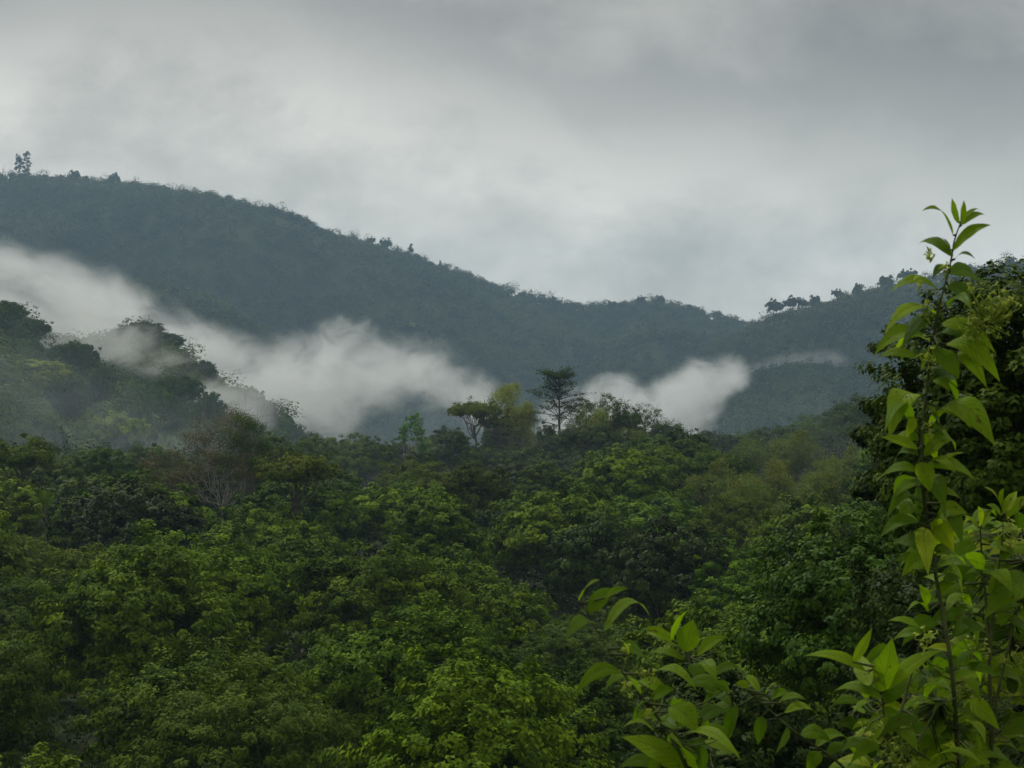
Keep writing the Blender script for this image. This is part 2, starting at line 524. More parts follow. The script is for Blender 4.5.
def bamboo(px, py, Y, spread, n, label, color, seed, lean=0.0, per=170, name='bamboo_clump', leaf=0.42):
    """a clump of culms arching over in feathery plumes"""
    t, g = standing(name, px, Y, label, 'bamboo')
    H = top_z(py, Y) - g; r = np.random.default_rng(seed)
    cb, lb = Bag(), Bag()
    for k in range(n):
        a = r.uniform(0, 6.283); s = spread * r.uniform(0.35, 1.0)
        h = H * r.uniform(0.5, 1.0) * (1.0 if math.cos(a) * (-1 if lean < 0 else 1) > -0.2 else 0.86) if k else H
        b = np.array([r.normal(0, 0.5), r.normal(0, 0.5), -0.4])
        s *= (h / H) ** 0.5
        e = np.array([math.cos(a) * s + lean * (h / H) ** 2, math.sin(a) * s, h * r.uniform(0.50, 0.86)])
        tt = np.linspace(0, 1, 12)[:, None]
        p = b * (1 - tt) ** 2 + 2 * tt * (1 - tt) * np.array([b[0] * 0.6 + e[0] * 0.32, b[1] * 0.6 + e[1] * 0.32, h * 1.25]) + tt ** 2 * e
        p[:, 2] *= h / max(p[:, 2].max(), 0.1)
        cb.add(*tube(p, np.linspace(0.06, 0.012, 12), 5))
        m = per
        tq = r.uniform(0.22, 1.0, m) ** 0.62
        c = np.stack([np.interp(tq, tt[:, 0], p[:, i]) for i in range(3)], 1)
        c += r.normal(0, 1, (m, 3)) * np.array([0.5, 0.5, 0.4]) * (0.22 + 1.3 * tq[:, None] ** 2) - np.array([0, 0, 0.3])
        L = leaf * r.uniform(0.6, 1.5, m)
        V, Q = leaf_quads(c, r.normal(size=(m, 3)) * 0.7 + np.array([0, 0, 0.5]), L, L * 0.30, r)
        lb.add(V, Q, np.repeat(np.clip(r.normal(0.5, 0.25, m), 0, 1), 4))
    link('culm', cb.mesh('culm', M_CULM, True), t)
    c = link('plume', lb.mesh('plume', M_BAMBOO), t); c.color = (*color, 1)


def dense_tree(px, py, Y, R, label, color, mat, seed, leaves=6500, leaf=0.5, name='crest_tree', cat='tree', crownfrac=0.72, lobes=12):
    t, g = standing(name, px, Y, label, cat)
    H = top_z(py, Y) - g
    V, Q, ti, LC = crown(seed, R, H * crownfrac, lobes, 420, leaves * 3, leaf * 0.62, R * 0.10)
    off = np.array([0, 0, H - top_of(V)])
    link('trunk', trunk_bag(seed + 1, (0, 0, H * (1 - crownfrac * 0.85)), LC + off, 0.2).mesh('trunk', M_BARK, True), t)
    c = link('crown', mesh('crown', V + off, Q, mat, ti), t); c.color = (*color, 1)
    return t


tiered_tree(558, 369, 320, 'tallest dark tree on the canopy crest with flat tiered branches')
landmark(558, 385, 'the tiered dark tree')
umbrella_tree(474, 399, 312, 5.2, 'umbrella-crowned olive tree with bare limbs, beside the bamboo plume', (1.3, 1.15, 0.7), depth=0.5, leaves=9000, leaf=0.32)
umbrella_tree(494, 414, 316, 3.4, 'smaller umbrella-crowned tree squeezed between the larger one and the bamboo plume', (1.2, 1.1, 0.7), seed=33, depth=0.6, leaves=6000, leaf=0.3); landmark(474, 412, 'the umbrella tree')
bamboo(520, 383, 318, 5.0, 46, 'tall pale yellow-green bamboo plume between the umbrella tree and the tiered tree', (1.35, 1.3, 1.2), 5, lean=-2.4, per=340); landmark(515, 412, 'the bamboo plume')
bamboo(592, 405, 322, 3.2, 14, 'pale low bamboo just behind the foot of the tiered dark tree', (1.2, 1.2, 1.1), 6, per=170)
bamboo(632, 428, 318, 4.0, 20, 'olive bamboo clump between the rounded and the airy crest trees', (0.7, 0.75, 0.55), 7, per=190)
bamboo(690, 432, 330, 4.4, 20, 'dull olive bamboo arching beside the airy crest tree', (0.65, 0.75, 0.5), 8, per=190)
bamboo(792, 430, 300, 6.5, 40, 'broad olive bamboo thicket below the rising wood', (0.72, 0.80, 0.5), 9, per=230); landmark(795, 465, 'the broad bamboo thicket')
bamboo(842, 446, 280, 5.5, 34, 'olive bamboo beside the dark tree behind the tall shoot', (0.72, 0.80, 0.5), 10, per=220)
bamboo(748, 438, 300, 5.5, 34, 'greenest bamboo of the rising wood', (0.62, 0.78, 0.5), 12, per=210)
sparse_tree('pale_sapling', 413, 413, 300, 2.7, 'slender sapling with sparse bright leaves against the fog', (1.1, 1.7, 1.5), 41, 420, 0.75, M_BROAD, M_PALEBARK, twig=3, clumps=40, r0=0.10, clump_r=0.38, lobes=9); landmark(413, 440, 'the pale sapling')
sparse_tree('crest_tree', 610, 394, 335, 4.6, 'thin round-headed crest tree behind the tiered tree, sky showing through', (0.7, 0.8, 0.9), 43, 2600, 0.42, M_FINE, twig=5, clumps=120)
sparse_tree('crest_tree', 645, 404, 330, 4.8, 'airy crest tree with open twiggy crown against the white fog', (0.65, 0.72, 0.8), 47, 1300, 0.42, M_FINE, twig=7, clumps=70); landmark(648, 420, 'the airy crest tree')
sparse_tree('crest_tree', 672, 418, 335, 3.4, 'small half bare crest tree beside the airy one', (0.7, 0.8, 0.9), 49, 700, 0.4, M_FINE, twig=6, clumps=40)
sparse_tree('crest_tree', 586, 398, 338, 4.2, 'spindly crest tree with pale thin foliage touching the tiered tree', (0.85, 0.9, 0.9), 48, 1500, 0.4, M_FINE, twig=5, clumps=70)
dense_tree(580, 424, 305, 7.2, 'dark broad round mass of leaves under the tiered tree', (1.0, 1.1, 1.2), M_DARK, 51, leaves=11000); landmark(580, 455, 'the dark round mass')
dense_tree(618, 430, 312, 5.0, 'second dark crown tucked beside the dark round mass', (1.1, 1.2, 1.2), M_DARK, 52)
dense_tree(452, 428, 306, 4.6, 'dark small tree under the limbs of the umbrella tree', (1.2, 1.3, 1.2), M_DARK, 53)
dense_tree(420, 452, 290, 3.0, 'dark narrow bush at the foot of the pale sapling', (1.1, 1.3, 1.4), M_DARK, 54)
dense_tree(372, 440, 310, 4.6, 'muted green tree beyond the sapling, near the gap of fog', (0.9, 0.95, 0.9), M_BROAD, 55)
dense_tree(330, 440, 300, 5.6, 'wide dull tree where the canopy meets the fog', (0.8, 0.85, 0.8), M_FINE, 56)
dense_tree(530, 446, 290, 5.6, 'olive rounded tree below the bamboo plume', (0.7, 0.72, 0.6), M_FINE, 57)
dense_tree(478, 462, 240, 5.2, 'low brownish olive dome under the umbrella tree', (0.85, 0.70, 0.6), M_FINE, 58); landmark(470, 475, 'the brownish olive dome')
dense_tree(712, 430, 345, 6.0, 'dark humped crown standing against the right-hand fog', (0.9, 1.0, 1.0), M_DARK, 59)
dense_tree(810, 416, 350, 7.0, 'mid green hump at the top of the rising wood', (0.7, 0.8, 0.8), M_BROAD, 60)
dense_tree(862, 396, 390, 7.5, 'dark tall tree topping the rising wood beside the dark foreground tree', (0.9, 1.0, 1.0), M_DARK, 61)
dense_tree(846, 404, 385, 6.0, 'grey green tree leaning on the tallest of the rising wood', (0.65, 0.75, 0.8), M_FINE, 62)
dense_tree(765, 428, 350, 6.2, 'dull olive crown on the shoulder of the rising wood', (0.65, 0.7, 0.65), M_FINE, 63)
sparse_tree('brown_tree', 222, 408, 235, 6.2, 'large brown half-bare twiggy tree rising above the canopy', (1.0, 1.0, 1.0), 65, 5200, 0.30, M_BROWN, M_PALEBARK, twig=9, clumps=170, r0=0.2, crownfrac=0.75, clump_r=0.75); landmark(222, 440, 'the brown twiggy tree')
sparse_tree('brown_tree', 168, 447, 240, 5.0, 'low brown bush-like tree beside the large brown one', (0.8, 0.75, 0.7), 66, 3600, 0.30, M_BROWN, M_PALEBARK, twig=7, clumps=120, r0=0.12, crownfrac=0.8, clump_r=0.7)
sparse_tree('brown_tree', 246, 412, 232, 3.6, 'olive-leaved neighbour growing through the large brown tree', (0.75, 0.85, 0.7), 67, 2600, 0.32, M_FINE, M_BARK, twig=5, clumps=80, r0=0.12, crownfrac=0.7, clump_r=0.6)
bamboo(705, 458, 262, 5.2, 32, 'olive bamboo low on the near side of the rising wood', (0.72, 0.80, 0.5), 13, per=220)
bamboo(765, 458, 252, 5.8, 38, 'feathery yellow olive bamboo in front of the broad thicket', (0.85, 0.85, 0.5), 14, per=230)
bamboo(828, 462, 245, 5.6, 36, 'feathery pale olive bamboo nearest the dark shrubby tree', (0.82, 0.88, 0.55), 15, per=230)
bamboo(735, 478, 225, 5.2, 32, 'low greenish bamboo where the rising wood meets the canopy', (0.62, 0.78, 0.5), 16, per=220)
bamboo(800, 486, 215, 5.0, 32, 'low feathery bamboo at the foot of the rising wood', (0.70, 0.80, 0.5), 17, per=220)
umbrella_tree(296, 452, 205, 5.6, 'flat tree with rusty yellow leaf tips below the brown tree', (1.25, 0.95, 0.6), name='rusty_tree', seed=35, depth=0.4, leaves=6000, leaf=0.4); landmark(296, 470, 'the rusty yellow flat tree')
umbrella_tree(20, 436, 230, 6.0, 'yellowish flat crown at the very edge above the canopy', (1.0, 0.95, 0.7), name='rusty_tree', seed=37, depth=0.5, leaves=6000, leaf=0.4)
dense_tree(105, 448, 260, 5.2, 'blurred grey green tree under the misty hillside', (0.6, 0.75, 0.8), M_FINE, 68)
dense_tree(55, 458, 250, 5.0, 'dark crown between the yellowish crown and the misty hillside', (1.9, 1.9, 1.2), M_DARK, 69)


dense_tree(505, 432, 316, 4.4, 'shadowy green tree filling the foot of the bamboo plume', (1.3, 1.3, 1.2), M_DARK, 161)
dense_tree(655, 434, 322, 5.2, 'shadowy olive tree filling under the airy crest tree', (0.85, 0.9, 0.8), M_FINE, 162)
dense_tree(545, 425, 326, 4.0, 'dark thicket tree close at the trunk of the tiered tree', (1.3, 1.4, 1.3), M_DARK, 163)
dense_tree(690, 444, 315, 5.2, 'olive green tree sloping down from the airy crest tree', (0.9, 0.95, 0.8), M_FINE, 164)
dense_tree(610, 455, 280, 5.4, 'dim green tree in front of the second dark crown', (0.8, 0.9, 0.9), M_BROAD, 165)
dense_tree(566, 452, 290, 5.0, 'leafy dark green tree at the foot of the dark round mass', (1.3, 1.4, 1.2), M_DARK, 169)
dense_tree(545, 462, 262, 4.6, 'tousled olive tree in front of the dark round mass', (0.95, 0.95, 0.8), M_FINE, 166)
dense_tree(425, 438, 318, 3.6, 'small leafy tree filling between sapling and umbrella tree', (0.9, 0.95, 0.9), M_BROAD, 167)
dense_tree(276, 437, 280, 4.6, 'dim olive tree peeping out behind the rusty yellow flat tree', (0.85, 0.85, 0.8), M_FINE, 168)


def palm(px, py, Y, label, seed, fr=13, L=2.6):
    t, g = standing('palm_tree', px, Y, label, 'palm')
    H = top_z(py, Y) - g; r = np.random.default_rng(seed)
    link('trunk', (lambda b: (b.add(*tube(curve_pts((0, 0, -0.4), (0.2, 0, H - 1.0), np.array([0.2, 0, 0]), 7, r), np.linspace(0.16, 0.10, 7), 7)), b)[1])(Bag()).mesh('trunk', M_BARK, True), t)
    fb = Bag()
    for k in range(fr):
        a = 6.283 * k / fr + r.uniform(-0.2, 0.2); el = r.uniform(0.2, 1.2)
        d = np.array([math.cos(a) * math.cos(el), math.sin(a) * math.cos(el), math.sin(el)])
        tt = np.linspace(0.05, 1, 22)[:, None]
        p = np.array([0.2, 0, H - 1.0]) + d * L * tt - np.array([0, 0, 1.0]) * (tt ** 2) * L * 0.55 * math.cos(el)
        side = unit(np.cross(d, [0, 0, 1]))
        for s in (-1, 1):
            tip = p + side * s * 0.5 * np.sin(np.pi * np.clip(tt * 0.9 + 0.1, 0, 1)) + d * 0.18 - np.array([0, 0, 0.18])
            w = d * 0.04
            V = np.stack([p - w, p + w, tip + w * 0.3, tip - w * 0.3], 1).reshape(-1, 3)
            fb.add(V, np.arange(len(V)).reshape(-1, 4), r.uniform(0.3, 0.9))
        fb.add(*tube(p[::3], np.linspace(0.03, 0.008, len(p[::3])), 4))
    c = link('crown', fb.mesh('crown', M_FINE), t); c.color = (1.1, 1.2, 0.9, 1)


dense_tree(640, 440, 300, 5.6, 'broad olive tree in front of the airy crest tree', (0.9, 0.95, 0.8), M_FINE, 171)
dense_tree(486, 446, 300, 5.0, 'dull green tree in front of the umbrella tree and its bamboo', (0.75, 0.8, 0.8), M_BROAD, 172)
dense_tree(720, 452, 270, 5.4, 'soft green tree low on the rising wood', (0.8, 0.85, 0.8), M_BROAD, 173)
for (px_, py_, Y_, R_, col_, m_, lab_) in [
        (440, 436, 322, 3.8, (1.2, 1.2, 1.0), M_FINE, 'olive tree leaning at the outer side of the umbrella tree'),
        (502, 424, 330, 3.6, (1.0, 1.0, 0.8), M_FINE, 'olive tree closing the gap between the umbrella trees and the bamboo plume'),
        (598, 414, 332, 3.8, (0.8, 0.95, 0.9), M_BROAD, 'green crown rising behind the low pale bamboo'),
        (628, 412, 336, 4.0, (0.8, 0.85, 0.8), M_FINE, 'greyish crown between the thin round-headed tree and the airy one'),
        (664, 424, 332, 4.0, (0.75, 0.85, 0.8), M_FINE, 'dull crown close behind the small half bare tree'),
        (394, 440, 318, 4.0, (0.9, 0.95, 0.85), M_FINE, 'pale olive tree just short of the pale sapling'),
        (352, 434, 322, 5.0, (1.0, 1.0, 0.8), M_FINE, 'broad olive tree with its top in the fog gap'),
        (312, 436, 318, 5.0, (0.9, 0.95, 0.8), M_FINE, 'olive tree where the spur of the hillside meets the canopy'),
        (150, 446, 300, 5.4, (0.8, 0.85, 0.9), M_FINE, 'hazy grey green tree between the blurred one and the brown trees'),
        (745, 432, 350, 5.0, (0.9, 0.95, 0.8), M_FINE, 'olive hump between the dark humped crown and the rising wood')]:
    dense_tree(px_, py_, Y_, R_, lab_, col_, m_, int(px_) + 900)
palm(44, 496, 205, 'small palm with yellowish fronds standing among the canopy edge trees', 71)
landmark(44, 505, 'the small palm')

# ------------------------------------------------------------------ the rest of the canopy, one object per tree
spots = []
tries = 0
rs = np.random.default_rng(2024)
taken = [(o[0], o[1], 4.6) for o in occupied]
for ob in list(COL.objects):
    if ob.parent is None and ob.type == 'EMPTY' and ob.location.y > 60 and ob.name.split('.')[0] != 'broadleaf_tree':
        taken.append((ob.location.x, ob.location.y, 3.6))
while tries < 16000 and len(spots) < 260:
    tries += 1
    y = math.sqrt(rs.uniform(58 ** 2, 345 ** 2))
    px = rs.uniform(-70, 1094)
    x = (px - 512) / F * y
    d = 12.4 + (y - 58) / 290 * 3.4
    if px > 868 and y < 90: continue
    if 670 < px < 900 and y > 196: continue
    if 400 < px < 700 and y > 285: continue
    ok = True
    for (a, b, e) in taken:
        if (a - x) ** 2 + (b - y) ** 2 < (0.5 * d + e * 0.55) ** 2: ok = False; break
    if not ok: continue
    for (a, b) in spots:
        if (a - x) ** 2 + (b - y) ** 2 < d * d: ok = False; break
    if ok: spots.append((x, y))
made = []
for (x, y) in spots:
    near = y < 135
    px = 512 + F * x / y
    w = [0.30, 0.28, 0.15, 0.13, 0.14] if near else [0.28, 0.26, 0.12, 0.20, 0.14]
    if px > 640 and y > 200: w = [0.18, 0.20, 0.08, 0.42, 0.12]
    if px < 330 and y > 170: w = [0.16, 0.22, 0.08, 0.36, 0.18]
    form = rs.choice(['round', 'dome', 'tall', 'loose', 'dark'], p=w)
    tone, col = TONE[form][rs.integers(0, 3)]
    k = rs.uniform(0.88, 1.14)
    s = rs.uniform(0.82, 1.3) * (1.0 + max(0, y - 120) / 230 * 0.35)
    hh = s * rs.uniform(0.72, 1.34)
    g = float(height(np.array(x), np.array(y)))
    topz = g + min(9.4 * hh, 14.5 - max(0, y - 150) * (0.032 if px < 340 else 0.020))
    t = canopy_tree(x, y, form, near, int(rs.integers(0, 2)), rs.uniform(0, 6.28), s, (col[0] * k, col[1] * k, col[2] * k), topz)
    made.append((t, form, tone, 512 + F * x / y, HZ - F * (topz - 2.0) / y))

ORD = ['first', 'second', 'third', 'fourth', 'fifth', 'sixth', 'seventh', 'eighth', 'ninth', 'tenth', 'eleventh', 'twelfth']
for px, py, w in [(690, 640, 'the leaf rosette low in front'), (600, 640, 'the leaning leafy shoot'), (935, 560, 'the tall leafy shoot'), (850, 600, 'the dark shrubby tree')]:
    landmark(px, py, w)
cells = {}
for t, form, tone, px, py in made:
    bi = min(range(len(SPECIAL)), key=lambda i: (SPECIAL[i][0] - px) ** 2 + 1.6 * (SPECIAL[i][1] - py) ** 2)
    dx, dy = px - SPECIAL[bi][0], py - SPECIAL[bi][1]
    if abs(dy) > abs(dx): rel = 'below' if dy > 0 else 'above'
    else: rel = 'right of' if dx > 0 else 'left of'
    cells.setdefault((tone, form, rel, bi), []).append((math.hypot(dx, dy), t))
for (tone, form, rel, bi), lst in cells.items():
    lst.sort(key=lambda a: a[0])
    for i, (_, t) in enumerate(lst):
        who = f'{tone} {FORM[form]} tree {rel} {SPECIAL[bi][2]}'
        if len(lst) > 1: who = f'{ORD[i]} ' + who + (', counting outward' if len(who.split()) < 13 else '')
        tag(t, who, 'tree', 'broadleaf trees of the valley canopy')

# low growth under and between the canopy trees
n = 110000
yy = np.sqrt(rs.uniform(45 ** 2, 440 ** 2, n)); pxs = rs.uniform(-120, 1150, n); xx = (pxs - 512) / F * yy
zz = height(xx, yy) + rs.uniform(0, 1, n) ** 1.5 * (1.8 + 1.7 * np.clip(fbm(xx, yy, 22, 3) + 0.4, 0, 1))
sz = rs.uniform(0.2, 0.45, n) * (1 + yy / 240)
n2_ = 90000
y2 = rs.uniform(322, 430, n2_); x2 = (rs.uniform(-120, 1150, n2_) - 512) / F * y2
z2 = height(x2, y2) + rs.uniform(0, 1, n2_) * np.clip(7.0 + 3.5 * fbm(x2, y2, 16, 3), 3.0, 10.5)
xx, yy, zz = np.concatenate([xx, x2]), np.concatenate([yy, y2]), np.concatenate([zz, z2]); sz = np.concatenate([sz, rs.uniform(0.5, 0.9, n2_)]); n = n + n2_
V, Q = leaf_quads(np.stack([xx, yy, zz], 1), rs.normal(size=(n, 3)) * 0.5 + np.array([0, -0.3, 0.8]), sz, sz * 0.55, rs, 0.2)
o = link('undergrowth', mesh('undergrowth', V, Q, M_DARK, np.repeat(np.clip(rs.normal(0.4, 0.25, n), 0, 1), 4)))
o.color = (0.6, 0.7, 0.6, 1)  # leaf colour lowered to paint deeper shade into the gaps between crowns
tag(o, 'dark undergrowth, its colour deepened as shade, filling the gaps between the canopy trees', 'undergrowth', kind='stuff')


# ------------------------------------------------------------------ woods on the hills (nobody could count them)
def hill_forest(name, ridge, npts, pxr, reach, label, size, leaf, per, seed, col=(1, 1, 1), y0=None, mat=None):
    r = np.random.default_rng(seed)
    Yc = RIDGES[ridge][1]
    y = Yc + 25 - reach * r.random(npts) ** 1.25
    k_ = int(npts * 0.04); y[:k_] = Yc + r.uniform(-14, 14, k_)       # close ranks along the crest itself
    x = (r.uniform(pxr[0], pxr[1], npts) - 512) / F * y
    h = height(x, y); own = ridge_h(ridge, x, y)
    ok = (np.abs(h - own) < 3) | (y > Yc)
    x, y, h = x[ok], y[ok], h[ok]; m = len(x)
    R = size * r.uniform(0.6, 1.3, m) * np.where(r.random(m) < 0.12, 1.5, 1.0); Hh = R * r.uniform(1.1, 1.7, m)
    d = unit(r.normal(size=(m, per, 3)) + np.array([0, 0, 0.35]))
    d[..., 2] = np.abs(d[..., 2])
    # each crown has a few lobes
    lob = unit(r.normal(size=(m, 3, 3)) + np.array([0, 0, 0.4])) * 0.45
    dd = d * r.uniform(0.45, 0.72, (m, per, 1)) + np.take_along_axis(lob, r.integers(0, 3, (m, per))[..., None].repeat(3, -1), 1)
    C = np.stack([x, y, h], -1)[:, None, :] + dd * np.stack([R, R, Hh * 0.75], -1)[:, None, :] + np.array([0, 0, 1.0]) + (Hh * 0.35)[:, None, None] * np.array([0, 0, 1])
    N = d * 0.8 + np.array([0, 0, 0.6]) + r.normal(size=(m, per, 3)) * 0.2
    L = leaf * r.uniform(0.7, 1.4, (m, per))
    V, Q = leaf_quads(C.reshape(-1, 3), N.reshape(-1, 3), L.ravel(), (L * 0.75).ravel(), r, 0.2)
    t = np.clip(0.40 + 0.62 * fbm(x, y, size * 24, 4)[:, None] + r.normal(0, 0.06, m)[:, None] + r.normal(0, 0.03, (m, per)), 0, 1)
    o = link(name, mesh(name, V, Q, mat or M_FAR, np.repeat(t.ravel(), 4)))
    o.color = (*col, 1)
    tag(o, label, 'forest', kind='stuff')
    return o


hill_forest('forest', 0, 11500, (-90, 800), 1150, 'distant forest over the long main ridge behind the fog', 7.0, 2.3, 88, 1)
hill_forest('forest', 1, 4200, (700, 1090), 800, 'distant forest over the farther ridge rising behind the tall shoot', 6.2, 2.0, 88, 2)
hill_forest('forest', 2, 5200, (650, 1080), 420, 'forest over the lower hill standing in front of the right-hand ridge', 5.6, 1.7, 90, 3, (1.1, 1.15, 1.0))
hill_forest('forest', 3, 2200, (-80, 340), 200, 'misty forest over the rear crest of the near hillside', 4.2, 1.1, 130, 4, mat=M_HILL)
hill_forest('forest', 4, 2600, (-90, 330), 210, 'forest cover of the near hillside below the mist', 3.8, 0.85, 150, 5, (1.1, 1.2, 1.0), mat=M_HILL)


# ------------------------------------------------------------------ trees one can tell apart on the near hillside
HILLF = {
    'round': lambda: make_tree('hillside_tree', 301, 5.4, 8.0, 2.6, M_HILL, lobes=10, clumps=260, leaves=9000, leaf=0.5, clump_r=0.7),
    'flat': lambda: make_tree('hillside_tree', 302, 6.4, 5.4, 3.4, M_HILL, lobes=13, clumps=260, leaves=9000, leaf=0.5, clump_r=0.7, flat=0.7),
    'tall': lambda: make_tree('hillside_tree', 303, 4.2, 9.4, 3.0, M_HILL, lobes=9, clumps=220, leaves=8000, leaf=0.48, clump_r=0.65),
}
HILL = [  # px, crown top py, distance, form, scale, colour, label
    (70, 372, 560, 'round', 1.25, (0.9, 1.0, 1.1), 'big dark round tree in the middle of the near hillside'),
    (118, 387, 545, 'flat', 1.5, (2.8, 2.5, 1.0), 'yellowish domed tree below the misty part of the hillside'),
    (140, 405, 550, 'round', 1.0, (0.9, 1.0, 1.0), 'dark tree close beside the yellowish domed tree'),
    (28, 358, 575, 'flat', 1.8, (3.2, 2.7, 1.1), 'wide straw-yellow crown on the near hillside'),
    (50, 366, 570, 'flat', 1.3, (2.8, 2.3, 1.0), 'smaller straw-yellow crown against the big dark round tree'),
    (5, 376, 560, 'round', 1.0, (1.3, 1.3, 1.0), 'green crown at the edge under the straw-yellow one'),
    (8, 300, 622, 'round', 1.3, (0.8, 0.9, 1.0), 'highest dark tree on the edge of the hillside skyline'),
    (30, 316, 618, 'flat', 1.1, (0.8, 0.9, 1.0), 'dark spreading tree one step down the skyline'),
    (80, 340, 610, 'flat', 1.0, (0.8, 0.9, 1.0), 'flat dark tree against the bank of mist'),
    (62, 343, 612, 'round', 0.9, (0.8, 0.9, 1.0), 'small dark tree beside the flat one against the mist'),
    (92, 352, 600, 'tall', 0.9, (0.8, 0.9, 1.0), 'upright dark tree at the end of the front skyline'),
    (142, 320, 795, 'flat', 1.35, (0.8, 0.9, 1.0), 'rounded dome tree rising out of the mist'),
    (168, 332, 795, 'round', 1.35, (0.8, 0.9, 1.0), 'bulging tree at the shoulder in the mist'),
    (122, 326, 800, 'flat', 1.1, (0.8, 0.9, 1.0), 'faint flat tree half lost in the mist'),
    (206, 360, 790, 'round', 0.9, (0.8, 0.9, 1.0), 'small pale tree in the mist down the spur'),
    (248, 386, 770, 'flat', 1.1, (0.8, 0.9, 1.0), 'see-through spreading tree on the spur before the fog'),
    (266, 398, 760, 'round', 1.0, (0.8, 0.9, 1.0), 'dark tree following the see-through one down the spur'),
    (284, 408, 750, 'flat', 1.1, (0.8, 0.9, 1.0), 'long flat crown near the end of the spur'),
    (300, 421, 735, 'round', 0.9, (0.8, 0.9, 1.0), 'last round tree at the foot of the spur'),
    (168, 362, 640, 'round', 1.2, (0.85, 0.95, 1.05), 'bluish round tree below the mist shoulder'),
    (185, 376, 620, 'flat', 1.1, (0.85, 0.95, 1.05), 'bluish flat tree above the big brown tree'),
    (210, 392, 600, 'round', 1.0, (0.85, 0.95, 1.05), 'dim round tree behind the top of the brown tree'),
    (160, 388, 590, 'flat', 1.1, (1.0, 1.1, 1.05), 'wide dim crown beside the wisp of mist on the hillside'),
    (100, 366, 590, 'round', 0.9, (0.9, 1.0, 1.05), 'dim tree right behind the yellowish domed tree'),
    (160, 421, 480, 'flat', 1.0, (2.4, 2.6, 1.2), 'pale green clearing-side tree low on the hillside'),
    (135, 440, 470, 'round', 0.9, (0.8, 0.8, 0.9), 'dark low tree beneath the pale clearing-side tree'),
    (84, 410, 500, 'flat', 1.0, (2.4, 2.6, 1.2), 'light green low crown next to the pale bare trunk'),
    (40, 412, 510, 'round', 1.1, (1.2, 1.3, 1.0), 'mid green tree low on the hillside below the straw-yellow crowns'),
    (60, 428, 480, 'tall', 0.9, (0.9, 1.1, 1.0), 'slim dark tree low on the hillside'),
    (5, 420, 490, 'flat', 1.1, (1.2, 1.3, 1.0), 'spreading green tree low at the edge of the hillside'),
    (190, 420, 520, 'round', 0.9, (0.8, 0.9, 1.0), 'dusky tree low on the hillside behind the low brown tree'),
]
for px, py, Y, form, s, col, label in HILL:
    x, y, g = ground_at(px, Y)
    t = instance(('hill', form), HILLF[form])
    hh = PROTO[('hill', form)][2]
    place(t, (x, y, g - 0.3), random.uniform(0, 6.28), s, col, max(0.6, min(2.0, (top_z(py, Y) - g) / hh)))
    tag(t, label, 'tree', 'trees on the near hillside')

bt, g = standing('bare_trunk', 117, 500, 'thin pale bare trunk standing alone on the near hillside', 'dead tree')
bb = trunk_bag(9, (0.1, 0, 9.0), [(0.8, 0, 12.5), (-0.5, 0.2, 13.5), (0.2, 0.3, 14.5)], 0.16)
link('trunk', bb.mesh('trunk', M_PALEBARK, True), bt)

# ------------------------------------------------------------------ single trees on the skyline of the ridges
def conifer(px, py, Y, w, label, seed):
    t, g = standing('ridge_pine', px, Y, label, 'pine', 'pines on the high ridge')
    H = top_z(py, Y) - g; r = np.random.default_rng(seed)
    b = Bag(); b.add(*tube([(0, 0, -1), (0, 0, H * 0.5), (0.3, 0, H)], [0.9, 0.6, 0.2], 6)); link('trunk', b.mesh('trunk', M_BARK, True), t)
    V, Q, ti, LC = crown(seed, w * 0.62, H * 0.98, 15, 70, 1500, 1.7, 1.7, up=0.5)
    V = V * np.array([1, 1, H * 0.92 / top_of(V)]) + np.array([0, 0, H * 0.08])
    c = link('crown', mesh('crown', V, Q, M_FAR, ti), t); c.color = (0.8, 0.9, 1, 1)


